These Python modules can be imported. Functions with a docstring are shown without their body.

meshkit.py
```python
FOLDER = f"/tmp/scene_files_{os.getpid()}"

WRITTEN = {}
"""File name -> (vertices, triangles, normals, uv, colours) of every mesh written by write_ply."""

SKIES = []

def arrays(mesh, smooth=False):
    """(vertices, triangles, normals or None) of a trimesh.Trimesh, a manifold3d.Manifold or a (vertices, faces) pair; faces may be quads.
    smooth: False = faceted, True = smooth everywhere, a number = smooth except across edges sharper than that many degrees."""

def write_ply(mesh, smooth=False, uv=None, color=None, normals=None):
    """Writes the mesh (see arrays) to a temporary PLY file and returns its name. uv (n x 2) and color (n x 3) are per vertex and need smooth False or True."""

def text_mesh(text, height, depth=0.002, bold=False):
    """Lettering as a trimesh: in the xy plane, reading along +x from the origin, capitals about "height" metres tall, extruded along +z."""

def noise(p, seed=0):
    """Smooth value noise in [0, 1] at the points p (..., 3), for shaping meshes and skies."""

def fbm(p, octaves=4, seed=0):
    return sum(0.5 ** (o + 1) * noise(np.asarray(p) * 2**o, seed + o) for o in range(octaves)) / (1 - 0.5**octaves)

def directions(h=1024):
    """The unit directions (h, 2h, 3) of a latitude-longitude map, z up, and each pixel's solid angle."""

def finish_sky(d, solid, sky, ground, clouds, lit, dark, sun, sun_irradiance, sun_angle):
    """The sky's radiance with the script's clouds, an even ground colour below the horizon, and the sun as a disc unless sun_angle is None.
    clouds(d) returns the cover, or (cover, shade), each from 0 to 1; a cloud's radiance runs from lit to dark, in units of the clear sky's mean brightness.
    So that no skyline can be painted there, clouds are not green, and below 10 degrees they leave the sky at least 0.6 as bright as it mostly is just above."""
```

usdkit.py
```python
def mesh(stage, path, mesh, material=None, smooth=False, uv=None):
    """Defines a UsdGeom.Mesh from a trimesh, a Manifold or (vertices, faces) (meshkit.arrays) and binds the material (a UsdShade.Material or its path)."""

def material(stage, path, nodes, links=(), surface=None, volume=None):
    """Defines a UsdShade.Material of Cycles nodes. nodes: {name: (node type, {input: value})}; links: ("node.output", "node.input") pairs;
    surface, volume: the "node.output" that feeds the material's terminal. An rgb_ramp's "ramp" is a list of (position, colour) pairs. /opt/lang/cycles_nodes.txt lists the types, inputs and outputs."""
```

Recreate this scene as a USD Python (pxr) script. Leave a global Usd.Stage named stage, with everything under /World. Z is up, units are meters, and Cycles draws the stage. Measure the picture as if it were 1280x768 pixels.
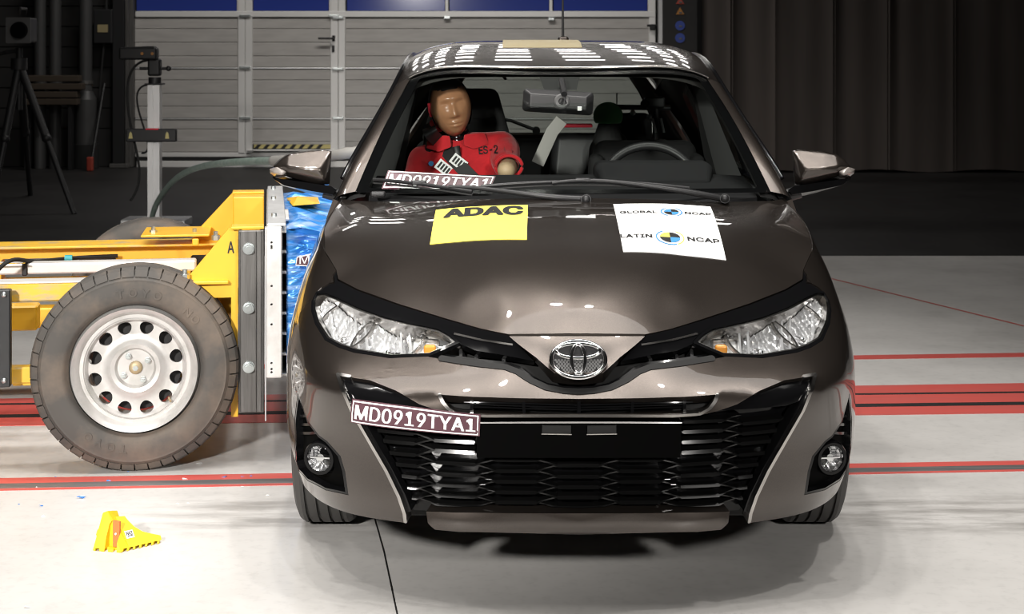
import math, random
import numpy as np, trimesh, shapely, manifold3d
import usdkit, meshkit
from shapely.geometry import Polygon, LineString, MultiPolygon, Point
from shapely.ops import unary_union
from shapely import affinity
from scipy.interpolate import RBFInterpolator, CubicSpline, PchipInterpolator
from scipy.spatial import Delaunay
from pxr import Usd, UsdGeom, UsdLux, UsdShade, Gf, Sdf

stage = Usd.Stage.CreateInMemory()
UsdGeom.Xform.Define(stage, '/World')
PI = math.pi
random.seed(5)
rng = np.random.default_rng(5)

# ------------------------------------------------------------------ camera, lens shift, exposure
F, CAMD, CAMH, VH = 2030.0, 4.2, 1.49, 50.0        # focal length in pixels, camera distance and height, horizon row
CX = 0.173                                          # car centre line, metres right of the camera
cam = UsdGeom.Camera.Define(stage, '/World/camera')
cam.CreateHorizontalApertureAttr(36.0)
cam.CreateFocalLengthAttr(36.0 * F / 1280)
cam.CreateVerticalApertureOffsetAttr(-(384 - VH) / 1280 * 36.0)
cam.CreateClippingRangeAttr(Gf.Vec2f(0.05, 200))
cam.CreateFStopAttr(9.0)
cam.CreateFocusDistanceAttr(4.9)
cam.CreateExposureAttr(0.32)
cam.AddTranslateOp().Set(Gf.Vec3d(0, -CAMD, CAMH))
cam.AddRotateXOp().Set(90.0)

def rect_light(name, loc, aim, w, h, power, color=(1, .965, .92)):
    L = UsdLux.RectLight.Define(stage, '/World/' + name)
    L.CreateWidthAttr(w); L.CreateHeightAttr(h); L.CreateIntensityAttr(power); L.CreateColorAttr(Gf.Vec3f(*color))
    m = Gf.Matrix4d().SetLookAt(Gf.Vec3d(*loc), Gf.Vec3d(*aim), Gf.Vec3d(0, .01, 1)).GetInverse()
    L.AddTransformOp().Set(m)
    return L
def spot_light(name, loc, aim, radius, power, cone, soft=.4, color=(1, .965, .92)):
    L = UsdLux.SphereLight.Define(stage, '/World/' + name)
    L.CreateRadiusAttr(radius); L.CreateIntensityAttr(power); L.CreateColorAttr(Gf.Vec3f(*color))
    s = UsdLux.ShapingAPI.Apply(L.GetPrim()); s.CreateShapingConeAngleAttr(cone); s.CreateShapingConeSoftnessAttr(soft)
    m = Gf.Matrix4d().SetLookAt(Gf.Vec3d(*loc), Gf.Vec3d(*aim), Gf.Vec3d(0, .01, 1)).GetInverse()
    L.AddTransformOp().Set(m)
    return L

#LIGHTS-BEGIN
# overhead floodlights over the impact point, lamps on stands in front, a strip lamp over the big door
for k_, (x_, y_, p_, c_) in enumerate([(-3.2, -.3, 330, 34), (-1.7, -.3, 340, 34), (-.2, -.3, 380, 34), (1.3, -.3, 380, 33), (3.0, -.3, 480, 30),
                                       (-3.0, 2.2, 330, 31), (-1.6, 2.2, 330, 31), (-.3, 2.2, 330, 30), (1.0, 2.0, 300, 28)]):
    spot_light(f'flood_{k_}', (x_, y_, 6.8), (x_ * .85, y_ + .1, 0), .12, p_, c_, .6)
rect_light('soft_panel', (0.2, 0.0, 6.9), (0.2, 0.0, 0), 8.0, 3.6, 2.0)
spot_light('front_left', (-2.4, -6.0, 3.1), (-1.2, 1.6, .75), .25, 950, 17, .8)
spot_light('front_right', (2.6, -6.0, 3.1), (.6, 1.2, .8), .25, 300, 17, .8)
rect_light('door_lamp', (-1.5, 11.5, 5.6), (-1.5, 15.0, 1.6), 4.0, .3, 32)
#LIGHTS-END

# ------------------------------------------------------------------ helpers
_count = {}
def path_for(name, parent=None):
    base = str(parent.GetPath()) if parent is not None else '/World'
    k = (base, name); n = _count.get(k, 0); _count[k] = n + 1
    return f'{base}/{name}' + (f'_{n:03d}' if n else '')
def prim(o):
    return o.GetPrim() if hasattr(o, 'GetPrim') else o
def obj(name, mesh, mat, parent=None, smooth=False, label=None, kind=None):
    p = usdkit.mesh(stage, path_for(name, parent), mesh, MAT[mat] if isinstance(mat, str) else mat, smooth=smooth).GetPrim()
    if label: p.SetCustomDataByKey('label', label)
    if kind: p.SetCustomDataByKey('kind', kind)
    return p
def tag(p, label, cat, group=None, kind=None):
    p.SetCustomDataByKey('label', label); p.SetCustomDataByKey('category', cat)
    if group: p.SetCustomDataByKey('group', group)
    if kind: p.SetCustomDataByKey('kind', kind)
    return p
def thing(name, label, cat, loc=(0, 0, 0), rz=0, group=None, kind=None):
    x = UsdGeom.Xform.Define(stage, path_for(name))
    x.AddTranslateOp().Set(Gf.Vec3d(*map(float, loc)))
    if rz: x.AddRotateZOp().Set(float(rz))
    p = x.GetPrim(); tag(p, label, cat, group, kind); return p
def holder(name, parent, label=None):
    p = UsdGeom.Xform.Define(stage, path_for(name, parent)).GetPrim()
    if label: p.SetCustomDataByKey('label', label)
    return p
def struct(name, mesh, mat, parent=None, smooth=False, label=None):
    p = obj(name, mesh, mat, parent, smooth, label)
    if parent is None: p.SetCustomDataByKey('kind', 'structure')
    return p
def dup(root, loc, rz=0, label=None):
    was = root.GetCustomData()
    r = thing(root.GetName().split('_0')[0], label or was['label'], was['category'], loc, rz, was.get('group'))
    r.GetReferences().AddInternalReference(root.GetPath()); r.SetInstanceable(True)
    return r

def cat(ms): return trimesh.util.concatenate([m for m in ms if m is not None])
def bx(x0, x1, y0, y1, z0, z1, c=0.004):
    """chamfered box"""
    x0, x1 = sorted((x0, x1)); y0, y1 = sorted((y0, y1)); z0, z1 = sorted((z0, z1))
    h = np.array([x1 - x0, y1 - y0, z1 - z0]) / 2; ctr = np.array([x0 + x1, y0 + y1, z0 + z1]) / 2
    c = min(c, .45 * h.min())
    if c <= 0:
        m = trimesh.creation.box(2 * h); m.apply_translation(ctr); return m
    p = []
    for s in np.ndindex(2, 2, 2):
        s = np.array(s) * 2 - 1
        for k in range(3):
            q = h - c; q[k] = h[k]; p.append(s * q)
    m = trimesh.convex.convex_hull(np.array(p)); m.apply_translation(ctr); return m
_SPH = trimesh.creation.icosphere(2, 1.0).vertices
def hull(pts): return trimesh.convex.convex_hull(np.asarray(pts, float))
def rbox(ctr, size, r, rx=0, ry=0, rz=0):
    h = np.maximum(np.array(size) / 2 - r, 1e-4)
    p = np.vstack([_SPH * r + h * (np.array(s) * 2 - 1) for s in np.ndindex(2, 2, 2)])
    m = hull(p); return xf(m, ctr, rx, ry, rz)
def xf(m, loc=(0, 0, 0), rx=0, ry=0, rz=0):
    t = trimesh.transformations
    M = t.euler_matrix(math.radians(rx), math.radians(ry), math.radians(rz)); M[:3, 3] = loc
    m = m.copy(); m.apply_transform(M); return m
def cyl(p, q, r, n=20, r2=None):
    p, q = np.array(p, float), np.array(q, float); d = q - p; L = np.linalg.norm(d)
    a = np.linspace(0, 2 * PI, n, endpoint=False)
    r2 = r if r2 is None else r2
    v = np.vstack([np.c_[r * np.cos(a), r * np.sin(a), 0 * a], np.c_[r2 * np.cos(a), r2 * np.sin(a), 0 * a + L], [[0, 0, 0], [0, 0, L]]])
    i = np.arange(n); j = (i + 1) % n
    f = np.vstack([np.c_[i, j, n + j], np.c_[i, n + j, n + i], np.c_[j, i, 0 * i + 2 * n], np.c_[n + i, n + j, 0 * i + 2 * n + 1]])
    m = trimesh.Trimesh(v, f, process=False)
    m.apply_transform(trimesh.geometry.align_vectors([0, 0, 1], d / L)); m.apply_translation(p); return m
def sphere(c, r, sub=3, s=(1, 1, 1)):
    m = trimesh.creation.icosphere(sub, 1.0); m.apply_scale(np.array(s) * r); m.apply_translation(c); return m
def tube(pts, r, n=10, closed=False, flat=1.0):
    pts = np.asarray(pts, float); N = len(pts)
    r = np.full(N, r) if np.ndim(r) == 0 else np.asarray(r)
    if closed: t = np.roll(pts, -1, 0) - np.roll(pts, 1, 0)
    else: t = np.gradient(pts, axis=0)
    t /= np.linalg.norm(t, axis=1, keepdims=True) + 1e-12
    up = np.array([0, 0, 1.0]) if abs(t[:, 2]).mean() < .8 else np.array([0, 1.0, 0])
    a = np.linspace(0, 2 * PI, n, endpoint=False); v = []
    for p, tt, rr in zip(pts, t, r):
        s = np.cross(tt, up); s /= np.linalg.norm(s) + 1e-12; w = np.cross(s, tt)
        v.append(p + rr * (np.cos(a)[:, None] * s + flat * np.sin(a)[:, None] * w))
    v = np.vstack(v); f = []
    i = np.arange(n); j = (i + 1) % n
    for k in range(N if closed else N - 1):
        o, q = k * n, ((k + 1) % N) * n
        f += [np.c_[o + i, o + j, q + j], np.c_[o + i, q + j, q + i]]
    if not closed:
        v = np.vstack([v, pts[0], pts[-1]]); e = (N - 1) * n
        f += [np.c_[j, i, 0 * i + len(v) - 2], np.c_[e + i, e + j, 0 * i + len(v) - 1]]
    return trimesh.Trimesh(v, np.vstack(f), process=False)
def spl(pts, n=40, closed=False):
    pts = np.asarray(pts, float)
    if closed: pts = np.vstack([pts, pts[:1]])
    t = np.r_[0, np.cumsum(np.linalg.norm(np.diff(pts, axis=0), axis=1))]
    c = CubicSpline(t, pts, bc_type='periodic' if closed else 'not-a-knot' if len(pts) > 3 else 'natural')
    return c(np.linspace(0, t[-1], n, endpoint=not closed))
def lathe(prof, n=64, axis='z'):
    m = trimesh.creation.revolve(np.asarray(prof, float), sections=n)
    if axis == 'y': m.apply_transform(trimesh.transformations.rotation_matrix(PI / 2, [1, 0, 0]))
    if axis == 'x': m.apply_transform(trimesh.transformations.rotation_matrix(PI / 2, [0, 1, 0]))
    return m
def prism(poly, h):
    ps = getattr(poly, 'geoms', [poly])
    return cat([trimesh.creation.extrude_polygon(p, h, engine='earcut') for p in ps if p.area > 1e-9])
def prism_xz(pts, y0, y1):
    m = prism(pts if hasattr(pts, 'area') else Polygon(pts), abs(y1 - y0))
    v = m.vertices; m = trimesh.Trimesh(np.c_[v[:, 0], max(y0, y1) - v[:, 2], v[:, 1]], m.faces, process=False); return m
def prism_yz(pts, x0, x1):
    m = prism(pts if hasattr(pts, 'area') else Polygon(pts), abs(x1 - x0))
    v = m.vertices; return trimesh.Trimesh(np.c_[min(x0, x1) + v[:, 2], v[:, 0], v[:, 1]], m.faces, process=False)
def mani(m): 
    m = m.copy(); m.merge_vertices()
    return manifold3d.Manifold(manifold3d.Mesh(np.asarray(m.vertices, np.float32), np.asarray(m.faces, np.uint32)))
def tm(M):
    m = M.to_mesh(); return trimesh.Trimesh(m.vert_properties[:, :3], m.tri_verts, process=False)
def grid(P, nu, nv):
    """quad grid of a map P(u, v) on [0,1]^2 -> mesh"""
    u, v = np.meshgrid(np.linspace(0, 1, nu), np.linspace(0, 1, nv), indexing='ij')
    p = P(u.ravel(), v.ravel()); i = np.arange(nu * nv).reshape(nu, nv)
    a, b, c, d = i[:-1, :-1].ravel(), i[1:, :-1].ravel(), i[1:, 1:].ravel(), i[:-1, 1:].ravel()
    return trimesh.Trimesh(p, np.vstack([np.c_[a, b, c], np.c_[a, c, d]]), process=False)
def mirx(m):
    return trimesh.Trimesh(m.vertices * [-1, 1, 1], m.faces[:, ::-1], process=False)
_tx = {}
def text_poly(t, bold=False):
    """text outline as a shapely shape, capitals 1 high, from x=0; returns (shape, width)"""
    if (t, bold) not in _tx:
        m = meshkit.text_mesh(t, 1.0, .1, bold)
        n = m.face_normals[:, 2] > .9
        _tx[t, bold] = unary_union([Polygon(x[:, :2]) for x in m.triangles[n]]).buffer(.004).buffer(-.002)
    return _tx[t, bold]
def fit_text(t, x0, y0, x1, y1, bold=False):
    g = text_poly(t, bold); a, b, c, d = g.bounds
    sx, sy = (x1 - x0) / (c - a), (y1 - y0) / (d - b)
    return affinity.affine_transform(g, [sx, 0, 0, sy, x0 - a * sx, y0 - b * sy])
def remap(g, fn):
    return shapely.transform(shapely.segmentize(g, .1), fn)
def pix(u, v, d):
    """point seen at pixel (u, v) at distance d from the camera plane"""
    return np.array([(u - 640) / F * d, d - CAMD, CAMH - (v - VH) / F * d])
def floor_pt(u, v):
    d = F * CAMH / (v - VH); return np.array([(u - 640) / F * d, d - CAMD, 0])

# ------------------------------------------------------------------ materials
MAT = {}
def mat(name, color, rough=.5, metal=0., **kw):
    MAT[name] = usdkit.material(stage, '/World/Looks/' + name, {'p': ('principled_bsdf', {'base_color': color, 'roughness': rough, 'metallic': metal, **kw})}, surface='p.BSDF')
def noisy(name, c1, c2, scale, rough=.5, metal=0., bump=0., stretch=(1, 1, 1), lo=.35, hi=.65, r2=None, bscale=None, **kw):
    """two colours mixed by noise, with a fine relief"""
    n = {'t': ('texture_coordinate', {}), 'm': ('mapping', {'scale': stretch}), 'n': ('noise_texture', {'scale': scale, 'detail': 6., 'roughness': .6}),
         'r': ('rgb_ramp', {'ramp': [(lo, c1), (hi, c2)]}), 'p': ('principled_bsdf', {'roughness': rough, 'metallic': metal, **kw})}
    l = [('t.object', 'm.vector'), ('m.vector', 'n.vector'), ('n.fac', 'r.fac'), ('r.color', 'p.base_color')]
    if bump:
        n['n2'] = ('noise_texture', {'scale': bscale or scale * 4, 'detail': 4.}); n['b'] = ('bump', {'strength': bump, 'distance': .004})
        l += [('m.vector', 'n2.vector'), ('n2.fac', 'b.height'), ('b.normal', 'p.normal')]
    if r2 is not None:
        n['mr'] = ('map_range', {'from_min': lo, 'from_max': hi, 'to_min': rough, 'to_max': r2, 'clamp': True}); l += [('n.fac', 'mr.value'), ('mr.result', 'p.roughness')]
    MAT[name] = usdkit.material(stage, '/World/Looks/' + name, n, l, surface='p.BSDF')

mat('black_gloss', (.005, .005, .0055), .12, specular_ior_level=.3)
mat('black_satin', (.018, .018, .019), .42)
mat('black_matte', (.012, .012, .012), .8)
mat('plate_black', (.0025, .0025, .0025), .7, specular_ior_level=.02)
mat('grille_gloss', (.006, .006, .006), .16, specular_ior_level=.5)
mat('pillar_grey', (.025, .025, .025), .7)
mat('rubber', (.03, .03, .03), .6)
mat('chrome', (.9, .9, .91), .12, 1.)
mat('satin_silver', (.52, .50, .48), .22, 1.)
mat('reflector', (.95, .95, .96), .14, .62)
mat('white_plastic', (.85, .85, .84), .35)
mat('amber', (.95, .38, .06), .25, coat_weight=1.)
mat('sticker_yellow', (.93, .80, .13), .45)
mat('sticker_white', (.88, .88, .88), .45)
mat('ink_black', (.015, .015, .015), .6)
mat('plum', (.11, .045, .06), .4)
mat('ink_blue', (.06, .3, .66), .5)
mat('roof_sticker', (.34, .28, .15), .45)
mat('seat_cloth', (.012, .012, .0125), .85)
mat('trim_grey', (.11, .11, .11), .6)
mat('headliner', (.10, .095, .09), .9)
mat('dash', (.016, .016, .017), .9, specular_ior_level=.1)
noisy('red_cloth', (.62, .012, .02), (.48, .008, .015), 14, .85, bump=.25, sheen_weight=.2)
mat('red_trim', (.8, .03, .06), .6)
noisy('skin_vinyl', (.40, .20, .105), (.36, .175, .09), 12, .27)
mat('arm_vinyl', (.5, .36, .22), .5)
mat('belt', (.02, .02, .021), .7)
mat('belt_grey', (.35, .34, .32), .7)
mat('green_dome', (.12, .52, .16), .3)
mat('mirror_glass', (.9, .9, .9), .02, 1.)
noisy('yellow', (.86, .50, .035), (.80, .44, .03), 4, .4, bump=.05, lo=.3, hi=.75)
noisy('yellow_worn', (.84, .50, .05), (.52, .40, .22), 9, .45, bump=.05, lo=.52, hi=.68, stretch=(1, 1, 3))
noisy('steel_dark', (.16, .155, .15), (.11, .105, .1), 10, .5, .6, bump=.08, stretch=(6, 6, .4))
noisy('plate_pale', (.78, .77, .75), (.62, .6, .57), 8, .42, .2, bump=.05, lo=.45, hi=.7)
noisy('alu', (.72, .72, .72), (.62, .62, .62), 12, .38, .55, stretch=(1, 1, .2))
noisy('alu_white', (.80, .77, .73), (.72, .69, .65), 9, .4, .25)
noisy('steel_wheel', (.60, .585, .57), (.46, .45, .43), 9, .4, .45, bump=.04, lo=.45, hi=.7)
mat('zinc', (.62, .66, .66), .3, .9)
mat('brass', (.42, .33, .2), .45, .35)
noisy('tyre_dusty', (.075, .069, .063), (.16, .125, .098), 6, .72, bump=.2, lo=.42, hi=.7)
mat('tyre', (.045, .043, .041), .62)
noisy('blue_foil', (.045, .26, .70), (.50, .66, .90), 6, .25, .2, bump=.25, lo=.48, hi=.74, stretch=(.5, 1.5, 9), bscale=8)
noisy('cable_green', (.30, .36, .33), (.2, .27, .23), 20, .5)
mat('teal', (.03, .32, .36), .5)
noisy('chock_yellow', (.95, .70, .02), (.9, .63, .02), 8, .42)
mat('chock_orange', (.85, .2, .05), .5)
noisy('door_panel', (.50, .48, .455), (.43, .41, .39), 3, .5, bump=.15, stretch=(1, 1, 6), bscale=60)
mat('door_frame', (.80, .79, .77), .42, .2)
mat('window_blue', (.02, .035, .2), .12, emission_color=(.03, .05, .22), emission_strength=.1)
noisy('wall_dark', (.024, .023, .022), (.018, .017, .017), 2, .8)
noisy('pipe', (.055, .055, .055), (.045, .045, .045), 3, .5)
noisy('curtain', (.072, .059, .052), (.054, .045, .040), 1.2, .9, stretch=(3, 3, .3))
noisy('asphalt', (.016, .015, .015), (.027, .026, .025), 2.2, .55, bump=.25, bscale=80)
mat('red_paint', (.62, .045, .04), .5)
noisy('red_floor', (.62, .10, .085), (.50, .12, .105), 5, .4, stretch=(.3, 3, 1), lo=.45, hi=.75)
mat('groove', (.012, .011, .011), .6)
noisy('rail_steel', (.30, .29, .29), (.16, .15, .15), 4, .4, .5, stretch=(.2, 4, 1))
mat('flake_blue', (.05, .22, .65), .4)
mat('flake_white', (.85, .85, .85), .5)
mat('hazard_yellow', (.58, .5, .2), .5)
mat('wood', (.05, .036, .024), .8)
mat('gun_black', (.012, .012, .013), .5)
mat('sign_red', (.35, .05, .03), .5); mat('sign_amber', (.38, .16, .03), .5); mat('sign_blue', (.03, .06, .3), .5)
mat('lamp_housing', (.05, .05, .05), .6)
MAT['lamp_glow'] = usdkit.material(stage, '/World/Looks/lamp_glow', {'e': ('emission', {'color': (1, .97, .93), 'strength': 5.})}, surface='e.emission')

# car paint: brown grey metallic under a clear coat
MAT['paint'] = usdkit.material(stage, '/World/Looks/paint', {
    't': ('texture_coordinate', {}), 'v': ('voronoi_texture', {'scale': 900.}), 'r': ('rgb_ramp', {'ramp': [(0, (.056, .046, .040)), (1, (.084, .070, .061))]}),
    'p': ('principled_bsdf', {'metallic': .8, 'roughness': .32, 'coat_weight': 1., 'coat_roughness': .015})},
    [('t.object', 'v.vector'), ('v.color', 'r.fac'), ('r.color', 'p.base_color')], surface='p.BSDF')
def pane(name, tint, base, ior=1.5):
    MAT[name] = usdkit.material(stage, '/World/Looks/' + name, {
        'g2': ('geometry', {}), 'i': ('map_range', {'from_min': 0., 'from_max': 1., 'to_min': ior, 'to_max': 1 / ior, 'clamp': True}), 'f': ('fresnel', {}), 't': ('transparent_bsdf', {'color': tint}), 'g': ('glossy_bsdf', {'color': (1, 1, 1), 'roughness': base}), 'm': ('mix_closure', {})},
        [('g2.backfacing', 'i.value'), ('i.result', 'f.IOR'), ('f.fac', 'm.fac'), ('t.BSDF', 'm.closure1'), ('g.BSDF', 'm.closure2')], surface='m.closure')
pane('glass', (.88, .91, .89), .01)
pane('glass_side', (.6, .64, .62), .01)
pane('lens', (.96, .97, .97), .01)
mat('lens_solid', (.32, .29, .27), .1, 0., coat_weight=1.)

# the lit hall floor: pale sealed concrete with scuffs, tyre smears and joints
n = {'g': ('geometry', {}),
     'big': ('noise_texture', {'scale': .9, 'detail': 5., 'roughness': .6}), 'fine': ('noise_texture', {'scale': 26., 'detail': 6., 'roughness': .7}),
     'mp': ('mapping', {'scale': (.9, 4.5, 1.)}), 'streak': ('noise_texture', {'scale': 2.2, 'detail': 6., 'roughness': .65}),
     'sx': ('separate_xyz', {}),
     'rb': ('rgb_ramp', {'ramp': [(.3, (.57, .555, .535)), (.72, (.67, .655, .635))]}),
     'rf': ('rgb_ramp', {'ramp': [(.30, (.78, .78, .78)), (.5, (1, 1, 1))]}), 'm1': ('mix', {'mix_type': 'multiply', 'fac': .5}),
     # smear band: tyre tracks across y 0.6..1.15
     'y1': ('map_range', {'range_type': 'smoothstep', 'from_min': .62, 'from_max': .80, 'to_min': 0., 'to_max': 1., 'clamp': True}),
     'y2': ('map_range', {'range_type': 'smoothstep', 'from_min': 1.0, 'from_max': 1.2, 'to_min': 1., 'to_max': 0., 'clamp': True}),
     'x1': ('map_range', {'range_type': 'smoothstep', 'from_min': -1.45, 'from_max': -.8, 'to_min': 0., 'to_max': 1., 'clamp': True}),
     'sr': ('map_range', {'from_min': .42, 'from_max': .62, 'to_min': 0., 'to_max': .55, 'clamp': True}),
     'a': ('math', {'math_type': 'multiply'}), 'b': ('math', {'math_type': 'multiply'}), 'c': ('math', {'math_type': 'multiply'}),
     'm2': ('mix', {'color2': (.17, .155, .14)}),
     'bp': ('bump', {'strength': .12, 'distance': .003}), 'rr': ('map_range', {'from_min': .3, 'from_max': .7, 'to_min': .24, 'to_max': .42, 'clamp': True}),
     'p': ('principled_bsdf', {'roughness': .3, 'specular_ior_level': .5})}
l = [('g.position', 'big.vector'), ('g.position', 'fine.vector'), ('g.position', 'mp.vector'), ('mp.vector', 'streak.vector'), ('g.position', 'sx.vector'),
     ('big.fac', 'rb.fac'), ('fine.fac', 'rf.fac'), ('rb.color', 'm1.color1'), ('rf.color', 'm1.color2'), ('sx.y', 'y1.value'), ('sx.y', 'y2.value'), ('sx.x', 'x1.value'),
     ('streak.fac', 'sr.value'), ('y1.result', 'a.value1'), ('y2.result', 'a.value2'), ('a.value', 'b.value1'), ('sr.result', 'b.value2'), ('b.value', 'c.value1'), ('x1.result', 'c.value2'),
     ('c.value', 'm2.fac'), ('m1.color', 'm2.color1'), ('m2.color', 'p.base_color'), ('fine.fac', 'bp.height'), ('bp.normal', 'p.normal'), ('big.fac', 'rr.value'), ('rr.result', 'p.roughness')]
MAT['floor'] = usdkit.material(stage, '/World/Looks/floor', n, l, surface='p.BSDF')
# ================================================================== THE SETTING: a crash hall
FLY, WY = 7.0, 14.9                                  # where the pale floor ends; the back wall
struct('floor', bx(-11, 11, -10, FLY, -.25, 0, 0), 'floor')
struct('floor', bx(-11, 11, FLY, WY + .3, -.25, -.002, 0), 'asphalt')
D0 = WY + CAMD
def wx(u, d=D0): return (u - 640) / F * d
def wz(v, d=D0): return CAMH - (v - VH) / F * d
struct('ceiling', bx(-11, 11, -10, WY + .3, 8.0, 8.2, 0), 'wall_dark')
struct('wall_left', bx(-11.2, -11, -10, WY + .3, 0, 8, 0), 'wall_dark')
struct('wall_right', bx(11, 11.2, -10, WY + .3, 0, 8, 0), 'wall_dark')
struct('wall_front', bx(-11, 11, -10.2, -10, 0, 8, 0), 'wall_dark')
# back wall: dark cladding boards either side of the sectional door
wb = thing('wall_back', 'dark clad back wall of the hall', 'wall', kind='structure'); wb.ClearCustomDataByKey('category'); wb.ClearCustomDataByKey('label')
xl, xr = wx(163), wx(832)
part_ = lambda *a, **k: obj(*a, **k)
obj('backing', cat([bx(-11, xl, WY + .04, WY + .3, 0, 8, 0), bx(xr, 11, WY + .04, WY + .3, 0, 8, 0), bx(xl, xr, WY + .04, WY + .3, 4.2, 8, 0)]), 'wall_dark', wb)
zz = np.arange(.45, 3.2, .24)
obj('plinth', bx(-11, xl - .02, WY - .03, WY + .04, 0, .44, .006), 'wall_dark', wb)
for z in zz: obj('board', bx(-8, xl - .02, WY, WY + .04, z, z + .23, .006), 'wall_dark', wb)
obj('upper_boards', bx(-11, xl - .02, WY, WY + .04, 3.1, 8, .006), 'wall_dark', wb)

# floor markings and sunk rails, straight across the hall
def band(name, l0, r0, l1, r1, m, h=.0015, z0=0.0):
    """strip between two lines, each given by its rows at the picture's left and right edges"""
    A, B, C_, D_ = floor_pt(0, l0), floor_pt(1280, r0), floor_pt(1280, r1), floor_pt(0, l1)
    def ext(p, q): d = (q - p); return p - d * .9, q + d * .9
    A, B = ext(A, B); D_, C_ = ext(D_, C_)
    v = np.array([A, B, C_, D_]); v = np.vstack([v + [0, 0, z0 + h], v + [0, 0, z0 - .01]])
    f = [[0, 2, 1], [0, 3, 2], [0, 1, 5], [0, 5, 4], [1, 2, 6], [1, 6, 5], [2, 3, 7], [2, 7, 6], [3, 0, 4], [3, 4, 7]]
    f = [[0, 1, 2], [0, 2, 3]] + f[2:]
    p = obj(name, trimesh.Trimesh(v, np.array(f), process=False), m); p.SetCustomDataByKey('kind', 'structure'); return p
band('floor_stripe', 598.5, 576.5, 605.5, 582, 'red_floor')
band('floor_rail', 605.5, 582, 611.5, 587.5, 'rail_steel', .002)
band('floor_stripe', 611.5, 587.5, 614, 589.5, 'red_floor')
band('floor_stripe', 499, 479.5, 505, 490, 'red_floor')
band('floor_groove', 505, 490, 507, 492, 'groove', .002)
band('floor_stripe', 507, 492, 519, 503, 'red_floor')
band('floor_groove', 519, 503, 523, 507, 'groove', .002)
band('floor_stripe', 523, 507, 533, 517, 'red_floor')
band('floor_stripe', 461, 441.5, 466, 446.5, 'red_floor')
def seam(name, pts, w, m, h):
    p = np.array([floor_pt(*q) for q in pts]); d = p[-1] - p[0]; d /= np.linalg.norm(d); s_ = np.array([-d[1], d[0], 0]) * w / 2
    v = np.vstack([np.vstack([q + s_, q - s_]) for q in p]) + [0, 0, h]
    f = np.vstack([[[2 * k, 2 * k + 1, 2 * k + 3], [2 * k, 2 * k + 3, 2 * k + 2]] for k in range(len(p) - 1)])
    struct(name, trimesh.Trimesh(v, f, process=False), m)
seam('floor_stripe', [(1000, 339), (1280, 408)], .018, 'red_floor', .0015)
seam('floor_joint', [(466, 640), (480, 690), (498, 775)], .0045, 'groove', .001)

# ------------------------------------------------------------------ sectional door
dr = thing('door_1', 'wide sectional door', 'door', kind='structure'); dr.ClearCustomDataByKey('category'); dr.ClearCustomDataByKey('label')
DY = WY - .02
cols = [(170, 298), (316, 413), (433, 811)]
rows = [22, 36, 53, 70, 84.3, 100, 117, 133, 147.5, 161.5, 177, 190]
for (u0, u1) in cols:
    for k in range(len(rows) - 1):
        if u0 == 316 and k == 10: v1 = 181
        else: v1 = rows[k + 1]
        joint = rows[k] in (84.3, 147.5)
        obj('panel', bx(wx(u0 - 1), wx(u1 + 1), DY, DY + .05, wz(v1) + .002, wz(rows[k]) - (.020 if joint else .002), .005), 'door_panel', dr)
obj('door_core', bx(xl, xr, DY + .04, DY + .07, 0, 4.3, 0), 'wall_dark', dr)
for v in (84.3, 147.5): obj('joint_bead', cyl((wx(170), DY - .004, wz(v + 1)), (wx(811), DY - .004, wz(v + 1)), .009, 8), 'alu', dr)
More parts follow.
